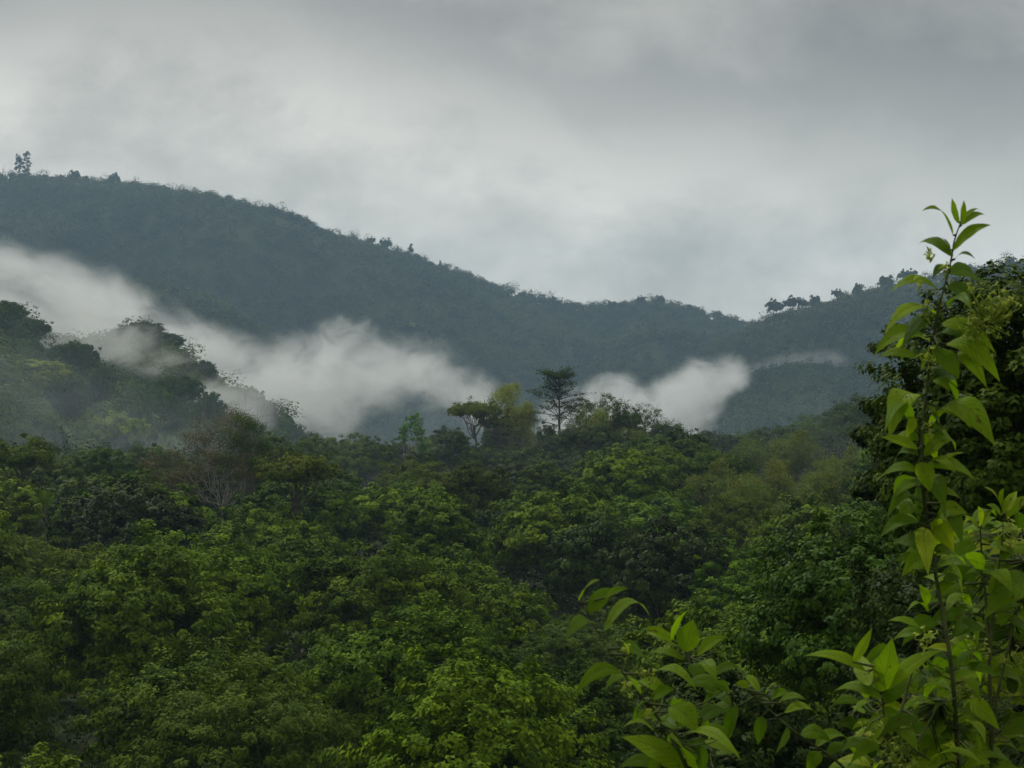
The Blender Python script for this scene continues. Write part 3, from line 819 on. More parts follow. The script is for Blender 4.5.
conifer(19, 154, 2590, 9.5, 'shorter of the two tall pines on the highest ridge', 1)
conifer(27, 151, 2590, 10.5, 'taller of the two tall pines on the highest ridge', 2)
RF = {
    'round': lambda: make_tree('ridge_tree', 401, 6.8, 9.0, 1.0, M_FAR, lobes=9, clumps=150, leaves=4200, leaf=1.15, clump_r=0.9),
    'flat': lambda: make_tree('ridge_tree', 402, 9.0, 7.5, 4.0, M_FAR, r0=0.5, lobes=8, clumps=90, leaves=2200, leaf=1.2, clump_r=0.9, flat=0.6, dome=False),
    'spindly': lambda: make_tree('ridge_tree', 403, 3.6, 9.0, 5.0, M_FAR, r0=0.35, lobes=7, clumps=50, leaves=900, leaf=1.2, clump_r=0.9),
}
RIDGE = [
    (12, 164, 2588, 'round', 0.55, 'small round bush of a tree at the foot of the two pines'),
    (45, 167, 2590, 'round', 0.7, 'lone round tree a little way from the pines on the bare ridge'),
    (61, 172, 2590, 'round', 0.75, 'low tree between the lone round tree and the ridge thicket'),
    (75, 166, 2592, 'round', 1.1, 'broad bushy ridge tree with ragged top beyond the pines'),
    (86, 170, 2592, 'round', 0.8, 'smaller companion touching the broad bushy ridge tree'),
    (114, 172, 2590, 'round', 1.15, 'dark ball-shaped tree proud of the high ridge'),
    (134, 179, 2590, 'flat', 0.7, 'low spreading tree after the ball-shaped one on the ridge'),
    (163, 181, 2590, 'round', 0.8, 'rounded tree where the high ridge starts to drop'),
    (203, 187, 2590, 'flat', 0.8, 'flat-headed tree standing clear of the dropping ridge'),
    (229, 192, 2592, 'round', 1.2, 'large humped tree on the dropping ridge'),
    (262, 206, 2590, 'spindly', 1.0, 'spindly tree after the large humped one on the ridge'),
    (277, 208, 2590, 'round', 0.8, 'small dark tree in the middle of the upper ridge line'),
    (300, 211, 2592, 'round', 1.1, 'full tree halfway along the upper ridge line'),
    (370, 235, 2590, 'flat', 0.85, 'first feathery-topped tree of the clump on the ridge'),
    (386, 233, 2590, 'flat', 1.0, 'highest feathery-topped tree of the clump on the ridge'),
    (396, 240, 2588, 'round', 0.7, 'last tree of the feathery clump on the ridge'),
    (411, 244, 2590, 'spindly', 1.1, 'thin lollipop tree beside the feathery clump'),
    (440, 261, 2590, 'spindly', 0.8, 'tiny thin tree down the ridge from the lollipop tree'),
    (467, 269, 2590, 'round', 0.7, 'small tree on the even lower slope of the ridge'),
    (553, 293, 2590, 'round', 0.9, 'round tree just before the saddle of the ridge'),
    (612, 297, 2590, 'round', 0.9, 'dark tree at the start of the low hump of the ridge'),
    (640, 295, 2590, 'flat', 0.9, 'flat tree on the low hump of the ridge'),
    (660, 293, 2590, 'round', 1.0, 'tree crowning the low hump of the ridge'),
    (690, 301, 2590, 'round', 0.8, 'tree past the low hump of the ridge'),
    (774, 299, 2048, 'flat', 1.2, 'open umbrella tree where the two ridges meet'),
    (791, 296, 2050, 'flat', 1.3, 'larger open umbrella tree where the two ridges meet'),
    (802, 298, 2052, 'flat', 0.9, 'third umbrella tree, set highest where the two ridges meet'),
    (815, 294, 2050, 'round', 0.9, 'dark tree following the umbrella trees up the farther ridge'),
    (838, 289, 2050, 'flat', 0.9, 'broad tree midway up the farther ridge'),
    (858, 284, 2050, 'round', 0.9, 'round tree higher up the farther ridge'),
    (886, 276, 2050, 'round', 1.2, 'bulky dark tree on the farther ridge before the tall shoot'),
    (907, 269, 2050, 'flat', 1.25, 'wide see-through tree on the farther ridge by the tall shoot'),
    (1010, 257, 2050, 'round', 0.9, 'tree high on the farther ridge beyond the tall shoot'),
]
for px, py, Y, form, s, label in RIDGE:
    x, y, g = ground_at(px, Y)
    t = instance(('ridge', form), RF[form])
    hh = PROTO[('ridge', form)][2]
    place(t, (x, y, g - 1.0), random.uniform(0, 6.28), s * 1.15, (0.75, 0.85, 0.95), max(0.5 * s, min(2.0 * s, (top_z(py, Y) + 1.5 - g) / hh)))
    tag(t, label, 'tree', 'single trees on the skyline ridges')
t, g = standing('bare_trunk', 3, 2590, 'thin bare mast-like tree at the very edge of the high ridge', 'dead tree')
b = trunk_bag(4, (0, 0, 13), [(1.5, 0, 24), (-2.0, 0, 20), (2.4, 0, 18)], 0.7); link('trunk', b.mesh('trunk', M_BARK, True), t)
yt = make_tree('flowering_tree', 411, 7.0, 9.0, 2.0, M_BAMBOO, lobes=8, clumps=70, leaves=1200, leaf=1.8, clump_r=1.2)
# stands on the main slope where it shows at this place
yy_ = np.linspace(1500, 2590, 400); xx_ = (413 - 512) / F * yy_
pyv = HZ - F * (height(xx_, yy_) + 8) / yy_
k = int(np.argmin(np.abs(pyv - 322)))
place(yt, (xx_[k], yy_[k], float(height(np.array(xx_[k]), np.array(yy_[k])))), 0.3, 0.8, (1.6, 1.5, 1.0))
tag(yt, 'single pale yellow tree on the slope above the fog', 'tree')

# ------------------------------------------------------------------ dark trees close by
def shade_tree(name, px, py, Y, R, H, label, seed, leaves, leaf, lobes, color, clumps=420, clump_r=0.30, mat=None):
    x, y, g = ground_at(px, Y)
    t = empty(name, (x, y, g)); tag(t, label, 'tree')
    zt = top_z(py, Y) - g
    V, Q, ti, LC = crown(seed, R, H, lobes, clumps, leaves, leaf, clump_r, up=0.6)
    off = np.array([0, 0, zt - top_of(V)])
    link('trunk', trunk_bag(seed + 1, (0, 0, max(0.6, zt - H * 0.45)), LC[::2] * np.array([0.8, 0.8, 0.92]) + off, 0.05, twig=2, spread=0.4).mesh('trunk', M_BARK, True), t)
    c = link('crown', mesh('crown', V + off, Q, mat or M_DARK, ti), t); c.color = (*color, 1)


shade_tree('shade_tree', 1010, 270, 24, 1.75, 5.2, 'tall dense dark tree behind the tall leafy shoot', 81, 80000, 0.085, 46, (1.7, 1.75, 1.2), 1500, 0.17)
shade_tree('shade_tree', 892, 398, 46, 0.85, 5.4, 'thin dark side tree poking out beside the tall dense one', 82, 15000, 0.14, 12, (1.25, 1.25, 1.0), 300, 0.24)
shade_tree('shade_tree', 862, 512, 42, 2.6, 5.6, 'dark shrubby tree below the thin one, behind the tall shoot', 83, 42000, 0.125, 18, (1.4, 1.9, 1.0), 800, 0.25)
shade_tree('shade_tree', 960, 560, 30, 2.2, 5.6, 'lowest dark tree filling the space behind the leafy bush', 84, 36000, 0.10, 15, (0.8, 0.9, 0.9), 700, 0.2)
shade_tree('shade_tree', 740, 660, 38, 2.2, 4.4, 'dim dark bush behind the trailing twig', 85, 30000, 0.12, 14, (0.8, 0.9, 0.9), 600, 0.23)

# ------------------------------------------------------------------ the leafy plants close to the camera
def blade_material():
    m, nt, out = material('broad_blade')
    at = nt.node('ShaderNodeAttribute', attribute_name='tint')
    bl = nt.node('ShaderNodeAttribute', attribute_name='blade')
    sp = nt.node('ShaderNodeSeparateXYZ'); nt.put(sp.inputs[0], bl.outputs['Vector'])
    a = nt.math('ABSOLUTE', sp.outputs[0])
    ph = nt.math('SUBTRACT', nt.math('MULTIPLY', sp.outputs[1], 9.0), nt.math('MULTIPLY', a, 2.2))
    saw = nt.math('ABSOLUTE', nt.math('SUBTRACT', nt.math('FRACT', ph), 0.5))
    vein = nt.math('MAXIMUM', nt.ramp(saw, 0.07, 0.0), nt.ramp(a, 0.07, 0.02))
    tc = nt.node('ShaderNodeTexCoord')
    mot = nt.noise(tc.outputs['Object'], 22.0, 4, 0.6)
    hue = nt.node('ShaderNodeValToRGB'); nt.put(hue.inputs[0], at.outputs['Fac'])
    el = hue.color_ramp.elements
    el[0].position = 0.0; el[0].color = (0.028, 0.068, 0.005, 1)
    el[1].position = 1.0; el[1].color = (0.360, 0.400, 0.020, 1)
    e = el.new(0.35); e.color = (0.105, 0.200, 0.006, 1)
    e = el.new(0.7); e.color = (0.220, 0.340, 0.010, 1)
    col = nt.mix(nt.ramp(mot, 0.3, 0.75, hi=0.35), hue.outputs[0], (0.090, 0.150, 0.008, 1))
    col = nt.mix(nt.math('MULTIPLY', vein, 0.5), col, (0.16, 0.24, 0.06, 1))
    spot = nt.noise(tc.outputs['Object'], 75.0, 2, 0.5)
    col = nt.mix(nt.ramp(spot, 0.66, 0.71, hi=0.85), col, (0.11, 0.075, 0.018, 1))
    col = nt.mix(nt.math('MULTIPLY', nt.ramp(a, 0.82, 1.0), nt.ramp(mot, 0.48, 0.62, hi=0.6)), col, (0.16, 0.12, 0.02, 1))
    p = nt.node('ShaderNodeBsdfPrincipled'); nt.put(p.inputs['Base Color'], col)
    p.inputs['Roughness'].default_value = 0.5; p.inputs['Specular IOR Level'].default_value = 0.09
    nt.put(p.inputs['Roughness'], nt.ramp(mot, 0.3, 0.7, lo=0.42, hi=0.65))
    bu = nt.node('ShaderNodeBump'); bu.inputs['Strength'].default_value = 0.8; bu.inputs['Distance'].default_value = 0.003
    nt.put(bu.inputs['Height'], nt.math('SUBTRACT', mot, nt.math('MULTIPLY', vein, 0.9)))
    nt.l.new(bu.outputs[0], p.inputs['Normal'])
    tr = nt.node('ShaderNodeBsdfTranslucent'); nt.put(tr.inputs['Color'], nt.mix(1.0, col, (1.35, 1.5, 0.4, 1), 'MULTIPLY'))
    nt.l.new(bu.outputs[0], tr.inputs['Normal'])
    mx = nt.node('ShaderNodeMixShader'); mx.inputs[0].default_value = 0.5
    nt.l.new(p.outputs[0], mx.inputs[1]); nt.l.new(tr.outputs[0], mx.inputs[2]); nt.l.new(mx.outputs[0], out.inputs['Surface'])
    return m


M_BLADE = blade_material()
M_STEM = bark_material('green_brown_stem', (0.045, 0.062, 0.020), (0.090, 0.105, 0.038), 40.0)
M_TWIG = bark_material('young_green_stem', (0.07, 0.11, 0.025), (0.12, 0.16, 0.04), 40.0)
M_BLOOM = leaf_material('greenish_yellow_bloom', (0.24, 0.32, 0.05), (0.48, 0.54, 0.12), trans=0.35)
lr = np.random.default_rng(99)
SS = np.linspace(-1, 1, 7)
TT = np.linspace(0, 1, 13)


def blade(bag, B, T, w, droop=0.0, face=None, tint=0.5, fold=0.22, curl=0.0):
    """one leaf from its stalk B to its tip T; droop lifts the middle, face is where its upper side looks"""
    B = np.asarray(B, float); T = np.asarray(T, float)
    L = np.linalg.norm(T - B)
    if face is None: face = np.array([lr.normal(0, 0.35), -0.75, 0.8])
    d = unit(T - B)
    n = unit(face - d * np.dot(face, d))
    s = np.cross(d, n)
    mid = (B + T) / 2 + np.array([0, 0, 1.0]) * droop * L + n * L * 0.05
    t = TT[:, None]
    c = B * (1 - t) ** 2 + 2 * t * (1 - t) * (2 * mid - (B + T) / 2) + T * t ** 2
    wid = w * np.clip(np.sin(np.pi * np.clip(TT, 0, 1) ** 0.82), 0, 1) ** 0.78 * (1 - 0.45 * TT ** 4)
    wid[0] = w * 0.03; wid[-1] = 0.0005
    tw = lr.normal(0, 0.25)
    V, U = [], []
    wave = lr.uniform(0, 6.28)
    for i in range(len(TT)):
        an = tw * TT[i]
        sv = s * math.cos(an) + n * math.sin(an); nv = n * math.cos(an) - s * math.sin(an)
        for q in SS:
            rip = 0.05 * math.sin(TT[i] * 17 + wave + q * 2) * abs(q)
            V.append(c[i] + sv * q * wid[i] * 0.5 + nv * wid[i] * 0.5 * (fold * abs(q) - curl * q * q + rip))
            U.append((q, TT[i]))
    m = len(SS)
    Q = [(i * m + j, i * m + j + 1, (i + 1) * m + j + 1, (i + 1) * m + j) for i in range(len(TT) - 1) for j in range(m - 1)]
    bag.add(np.array(V), np.array(Q), float(np.clip(tint, 0, 1)), np.array(U))


def leaves_px(bag, rows, Y, tb, stem=None):
    """rows: base px, base py, tip px, tip py, width px, lift, tint"""
    for (bx, by, tx, ty, w, lift, ti) in rows:
        yb = Y + lr.normal(0, 0.015)
        yt = Y + lr.normal(-0.015, 0.05)
        blade(bag, P(bx, by, yb), P(tx, ty, yt), w / F * Y * 0.95, lift, None, ti + lr.normal(0, 0.07), curl=lr.uniform(0, 0.25))
        if stem is not None:
            b = P(bx, by, yb)
            k = min(range(len(stem)), key=lambda i: np.linalg.norm(stem[i] - b) + max(0, b[2] - stem[i][2]))
            tb.add(*tube(curve_pts(stem[k], b, np.zeros(3), 3, lr), [0.0025, 0.002, 0.0012], 5))


def bloom(bag, c, size, n):
    """a loose spray of small greenish flowers"""
    for _ in range(n):
        q = np.asarray(c) + lr.normal(0, size, 3) * np.array([0.9, 0.7, 1.1])
        up = unit(lr.normal(size=3) * 0.6 + np.array([0, -0.2, 0.8])); s = lr.uniform(0.0022, 0.0042)
        bag.add(*tube([q - up * s * 2.2, q - up * s * 0.3, q + up * s * 0.7], [0.0008, s * 0.28, s * 0.5], 5), lr.uniform(0.2, 1))
        for k in range(4):
            a = unit(np.cross(up, lr.normal(size=3)))
            V, Q = leaf_quads((q + up * s * 0.8 + a * s * 0.9)[None], (up + a * 0.3)[None], np.array([s * 2.0]), np.array([s * 0.9]), lr)
            bag.add(V, Q, lr.uniform(0.3, 1))
        bag.add(*tube([q - up * s * 2.2, np.asarray(c) * 0.7 + q * 0.3 - np.array([0, 0, size * 0.5])], [0.0007, 0.0009], 4), 0.1)


def plant(name, Y, stems, rows, label, blooms=(), extra=None, cat='shrub', r0=0.008, group=None):
    """stems: pixel polylines, first one reaches down to the ground"""
    px, py = stems[0][-1]
    x = (px - 512) / F * Y; g = float(height(np.array(x), np.array(Y)))
    root = empty(name, (x, Y, g)); tag(root, label, cat, group)
    org = np.array([x, Y, g])
    sb, lb, bbs = Bag(), Bag(), []
    allp = []
    for k, st in enumerate(stems):
        pts = [P(a, b, Y + 0.02 * math.sin(i * 1.3 + k)) for i, (a, b) in enumerate(st)]
        if k == 0: pts.append(np.array([x + 0.02, Y + 0.05, (pts[-1][2] + g) / 2])); pts.append(np.array([x + 0.05, Y + 0.08, g - 0.05]))
        pts = np.array(pts)
        tq = np.linspace(0, len(pts) - 1, len(pts) * 4)
        fine = np.stack([np.interp(tq, np.arange(len(pts)), pts[:, i]) for i in range(3)], 1)
        for _ in range(2): fine[1:-1] = fine[1:-1] * 0.5 + (fine[:-2] + fine[2:]) * 0.25
        f = r0 if k == 0 else r0 * 0.6
        sb.add(*tube(fine, np.linspace(0.18 * f, f, len(fine)) if k else np.concatenate([np.linspace(0.16 * f, 0.62 * f, len(fine) - 8), np.linspace(0.62 * f, f, 8)]), 7))
        allp += list(fine)
    leaves_px(lb, rows, Y, sb, np.array(allp))
    if extra: extra(lb, sb, np.array(allp))
    for (a, b, s, n) in blooms:
        bbs.append(Bag()); bloom(bbs[-1], P(a, b, Y - 0.03), s / F * Y, max(4, int(n * 0.7)))
    for bag, nm, mat, sm in [(sb, 'stem', M_STEM, True), (lb, 'foliage', M_BLADE, True)] + [(b_, 'flower_cluster', M_BLOOM, False) for b_ in bbs]:
        if not bag.V: continue
        bag.V = [v - org for v in bag.V]
        link(nm, bag.mesh(nm, mat, sm, uv=(nm == 'foliage')), root)
    return root


def along(stem_px, n, y0, tint, ln, Y=3.0):
    """further leaves in opposite pairs up the tall stem"""
    ys = [b for a, b in stem_px]; xs = [a for a, b in stem_px]

    def go(lb, sb, stem):
        for i in range(n):
            by = lr.uniform(*y0); bx = np.interp(by, ys, xs)
            sd = -1 if i % 2 else 1
            L = lr.uniform(*ln); an = lr.uniform(-0.5, 0.5)
            yb = Y + lr.uniform(-0.02, 0.06)
            ox = bx + sd * lr.uniform(2, 12)
            B = P(ox, by, yb); T = P(ox + sd * math.cos(an) * L * lr.uniform(0.45, 1), by - math.sin(an) * L + L * 0.35, yb + lr.normal(0.02, 0.05))
            blade(lb, B, T, L * lr.uniform(0.38, 0.5) / F * yb, lr.uniform(0.1, 0.25), None, lr.uniform(*tint), curl=lr.uniform(0, 0.3))
            sb.add(*tube(curve_pts(P(bx, by + 4, Y), B, np.zeros(3), 3, lr), [0.0016, 0.0013, 0.001], 5))
    return go


def scatter(n, box, tint=(0.1, 0.5), ln=(34, 60), wr=0.42, Y=3.2, dy=0.25):
    """filler leaves on short side shoots inside a pixel box"""
    def go(lb, sb, stem):
        for _ in range(n):
            bx, by = lr.uniform(box[0], box[2]), lr.uniform(box[1], box[3])
            an = lr.uniform(-0.5, 3.64); L = lr.uniform(*ln)
            tx, ty = bx + math.cos(an) * L, by - math.sin(an) * L * 0.55 + 4
            yb = Y + lr.uniform(0.0, dy)
            B = P(bx, by, yb); T = P(tx, ty, yb + lr.normal(0, 0.05))
            blade(lb, B, T, L * wr / F * yb, lr.uniform(0.05, 0.2), None, lr.uniform(*tint), curl=lr.uniform(0, 0.3))
            k = np.argmin(np.linalg.norm(stem - B, axis=1) + np.maximum(0, B[2] - stem[:, 2]) * 0.8)
            sb.add(*tube(curve_pts(stem[k], B, np.array([0, 0, -0.01]), 4, lr), [0.0013, 0.0011, 0.0009, 0.0007], 5))
    return go


TALL = [
    (960, 224, 952, 198, 11, 0.02, .45), (961, 224, 964, 200, 11, 0.02, .6), (962, 225, 985, 215, 9, .12, .6), (962, 222, 980, 209, 6, .1, .5),
    (953, 251, 991, 225, 15, .12, .5), (953, 235, 922, 211, 11, .12, .5), (952, 257, 918, 244, 14, .16, .3), (951, 250, 942, 238, 5, .05, .3),
    (955, 259, 975, 259, 6, .2, .35), (939, 290, 889, 293, 17, .20, .6), (949, 274, 982, 287, 24, .15, .25), (945, 265, 932, 279, 10, .05, .2),
    (936, 314, 884, 334, 20, .16, .65), (941, 324, 996, 354, 22, .16, .62), (925, 337, 873, 357, 22, .22, .62), (916, 358, 876, 358, 14, .12, .55),
    (933, 348, 959, 379, 28, .05, .42), (946, 344, 1000, 382, 28, .18, .6), (958, 352, 987, 388, 16, .1, .7), (918, 397, 889, 440, 36, .34, .68),
    (926, 405, 942, 440, 26, .05, .42), (940, 408, 995, 446, 36, .22, .66), (915, 417, 906, 437, 13, .05, .85), (918, 449, 881, 437, 16, .02, .8),
    (924, 456, 948, 440, 15, .08, .75), (926, 466, 976, 481, 22, .16, .58), (920, 472, 880, 478, 16, .18, .5), (939, 463, 966, 453, 8, .05, .8),
    (922, 482, 892, 499, 16, .1, .5), (916, 487, 918, 524, 24, .1, .22), (922, 527, 928, 575, 20, .05, .93), (933, 520, 954, 552, 20, .06, .9), (938, 515, 934, 556, 14, .05, .85),
    (943, 503, 962, 545, 22, .1, .25), (926, 606, 920, 586, 13, .05, .62), (928, 612, 908, 610, 11, .12, .65), (936, 598, 962, 588, 12, .14, .3), (941, 620, 968, 612, 20, .1, .3),
    (930, 474, 946, 512, 20, .08, .35), (918, 462, 930, 492, 22, .05, .72), (935, 492, 962, 500, 16, .12, .5), (925, 430, 937, 462, 14, .05, .7),
    (948, 285, 972, 306, 26, .1, .3), (938, 345, 921, 371, 12, .05, .35), (932, 373, 948, 396, 14, .05, .4),
]
plant('leafy_shrub', 3.0,
      [[(961, 222), (954, 240), (951, 262), (945, 285), (939, 305), (934, 335), (930, 362), (926, 395), (922, 430), (921, 470), (925, 510), (931, 545), (938, 590), (948, 640), (954, 690), (957, 740), (960, 775)]],
      TALL, 'tallest leafy shoot with drooping pointed leaves and small greenish flowers, rising above the ridge line',
      blooms=[(948, 270, 5, 12), (930, 255, 4, 8), (988, 316, 13, 90), (1001, 303, 8, 40), (973, 322, 8, 36), (928, 310, 6, 20), (929, 358, 5, 14), (928, 425, 4, 8), (922, 283, 4, 6)], r0=0.0065,
      extra=along([(945, 285), (934, 335), (926, 395), (921, 470), (925, 510), (938, 590), (954, 690), (960, 775)], 64, (300, 770), (0.1, 0.75), (26, 46)))

BUSH = [
    (980, 527, 978, 506, 13, .03, .72), (981, 526, 993, 509, 11, .06, .65), (978, 528, 962, 515, 11, .08, .7), (982, 528, 996, 518, 11, .1, .7), (979, 531, 968, 534, 10, .1, .6),
    (1003, 515, 984, 487, 13, .08, .68), (1005, 514, 1017, 491, 13, .05, .8), (1006, 517, 1032, 497, 14, .1, .62), (1003, 512, 1004, 488, 13, .04, .6), (1001, 516, 986, 505, 11, .12, .6),
    (980, 572, 967, 553, 19, .04, .45), (984, 574, 1012, 592, 26, .16, .42), (1042, 584, 984, 619, 38, .14, .35), (990, 545, 1014, 556, 18, .14, .5), (976, 545, 950, 560, 17, .14, .4),
    (1000, 560, 1028, 546, 16, .1, .5), (962, 585, 936, 600, 18, .12, .35), (1008, 620, 1036, 640, 20, .1, .3), (972, 640, 948, 662, 22, .12, .35),
]
plant('leafy_shrub', 3.25,
      [[(980, 524), (981, 545), (984, 580), (988, 630), (990, 690), (992, 775)], [(1004, 512), (1002, 545), (994, 600), (989, 660)], [(1030, 560), (1015, 620), (998, 690), (992, 740)]],
      BUSH, 'leafy bush with paired rosettes of fresh leaves beside the tallest shoot, at the edge',
      blooms=[(1010, 527, 6, 22), (1016, 660, 8, 24), (1008, 545, 5, 14), (974, 650, 8, 30), (968, 690, 9, 30)],
      extra=scatter(330, (950, 525, 1034, 800), tint=(0.0, 0.95), ln=(20, 46), Y=3.25, dy=0.6), r0=0.0065)

LOW = [
    (866, 671, 804, 656, 16, .10, .66), (853, 662, 872, 628, 11, -.02, .72), (880, 692, 892, 638, 30, .0, .52), (870, 686, 858, 652, 20, -.02, .62), (882, 700, 833, 692, 17, .16, .55),
    (880, 706, 851, 716, 13, .16, .5), (872, 722, 852, 730, 9, .14, .6), (886, 690, 940, 651, 20, .08, .50), (920, 628, 888, 621, 13, .12, .58), (922, 634, 893, 640, 14, .12, .45),
    (885, 704, 908, 668, 26, .05, .35), (918, 719, 877, 741, 14, .16, .22), (890, 720, 870, 745, 18, .05, .62), (900, 712, 936, 704, 16, .15, .4), (892, 728, 918, 752, 20, .1, .4),
    (880, 745, 850, 764, 16, .14, .35), (905, 735, 945, 742, 18, .16, .35), (930, 760, 984, 765, 18, .14, .5), (925, 700, 950, 690, 15, .12, .3),
]
plant('leafy_shrub', 2.9,
      [[(880, 668), (882, 700), (886, 730), (892, 775)], [(922, 628), (916, 660), (904, 700), (892, 745)], [(941, 700), (925, 730), (905, 760), (893, 780)]],
      LOW, 'low spreading leaf rosette with one long level leaf, in front of the tallest shoot',
      blooms=[(894, 748, 8, 30), (868, 728, 6, 16), (928, 640, 6, 14), (908, 756, 8, 26)],
      extra=scatter(150, (862, 668, 970, 800), tint=(0.0, 0.9), ln=(20, 46), Y=2.97, dy=0.5), r0=0.0055)

LEAN = [
    (579, 601, 600, 580, 12, .05, .55), (588, 612, 612, 588, 18, .04, .38), (605, 598, 628, 589, 9, .1, .5), (604, 632, 650, 616, 14, .18, .45), (594, 624, 565, 641, 17, .16, .42),
    (621, 672, 574, 696, 18, .22, .52), (652, 674, 697, 691, 18, .20, .5), (622, 648, 645, 659, 20, .1, .35), (653, 699, 674, 689, 15, .1, .35), (671, 706, 698, 733, 30, .1, .5),
    (682, 737, 741, 760, 17, .14, .55), (686, 770, 622, 737, 34, .04, .72), (676, 730, 652, 722, 16, .1, .5), (690, 772, 668, 736, 40, .02, .6), (704, 772, 697, 744, 22, .0, .15), (628, 655, 619, 640, 8, .05, .8),
    (650, 700, 633, 724, 14, .1, .3),
]
plant('leafy_shrub', 2.8,
      [[(583, 603), (590, 618), (602, 638), (613, 658), (628, 680), (646, 702), (660, 720), (674, 742), (690, 772)]],
      LEAN, 'leaning leafy shoot with opposite curved leaves, second rosette away from the tallest shoot',
      blooms=[(648, 672, 5, 14), (630, 690, 5, 12), (628, 652, 4, 8), (650, 715, 4, 8)], r0=0.0045, extra=scatter(26, (640, 690, 735, 800), tint=(0.1, 0.65), ln=(24, 46), Y=2.84, dy=0.2))

ROS = [
    (672, 640, 644, 628, 12, .06, .72), (677, 646, 645, 634, 13, .12, .6), (672, 641, 690, 609, 11, .02, .6), (685, 652, 693, 619, 25, .0, .58), (697, 656, 727, 637, 14, .1, .58),
    (684, 660, 649, 654, 11, .14, .55), (690, 664, 706, 690, 16, .1, .3), (700, 662, 717, 680, 17, .12, .38), (712, 676, 740, 668, 14, .14, .3), (730, 683, 702, 708, 12, .14, .45),
    (705, 690, 728, 705, 13, .12, .35),
]
plant('leafy_shrub', 3.1,
      [[(686, 648), (692, 662), (704, 685), (712, 715), (716, 775)]], ROS,
      'small upright leaf rosette between the leaning shoot and the trailing twig', r0=0.0045, extra=scatter(10, (700, 690, 730, 770), tint=(.1, .4), ln=(24, 40), Y=3.12, dy=0.1))

TRAIL = [
    (770, 701, 790, 693, 12, .1, .4), (784, 713, 820, 718, 13, .2, .55), (778, 703, 806, 700, 10, .15, .4), (738, 706, 726, 744, 18, .05, .22), (762, 716, 758, 745, 14, .05, .2), (800, 735, 832, 743, 20, .2, .42),
    (790, 730, 775, 755, 16, .1, .3), (815, 748, 850, 742, 16, .15, .35), (826, 757, 862, 764, 18, .15, .4), (760, 692, 745, 676, 9, .1, .6), (766, 694, 777, 684, 9, .1, .6), (820, 752, 806, 775, 16, .1, .35), (750, 688, 735, 684, 10, .1, .5),
]
plant('leafy_shrub', 3.05,
      [[(742, 684), (756, 698), (772, 712), (790, 728), (812, 744), (836, 760), (852, 776)]], TRAIL,
      'thin trailing twig with small glossy leaves crossing low over the dark bush', r0=0.0038)

# ------------------------------------------------------------------ fog banks lying in the valley
def float_curve(nt, v, pts):
    n = nt.node('ShaderNodeFloatCurve')
    c = n.mapping.curves[0]
    n.mapping.use_clip = False
    while len(c.points) > 2: c.points.remove(c.points[1])
    c.points[0].location = pts[0]; c.points[1].location = pts[-1]
    for p_ in pts[1:-1]: c.points.new(*p_)
    n.mapping.update()
    nt.put(n.inputs['Value'], v); n.inputs['Factor'].default_value = 1.0
    return n.outputs[0]


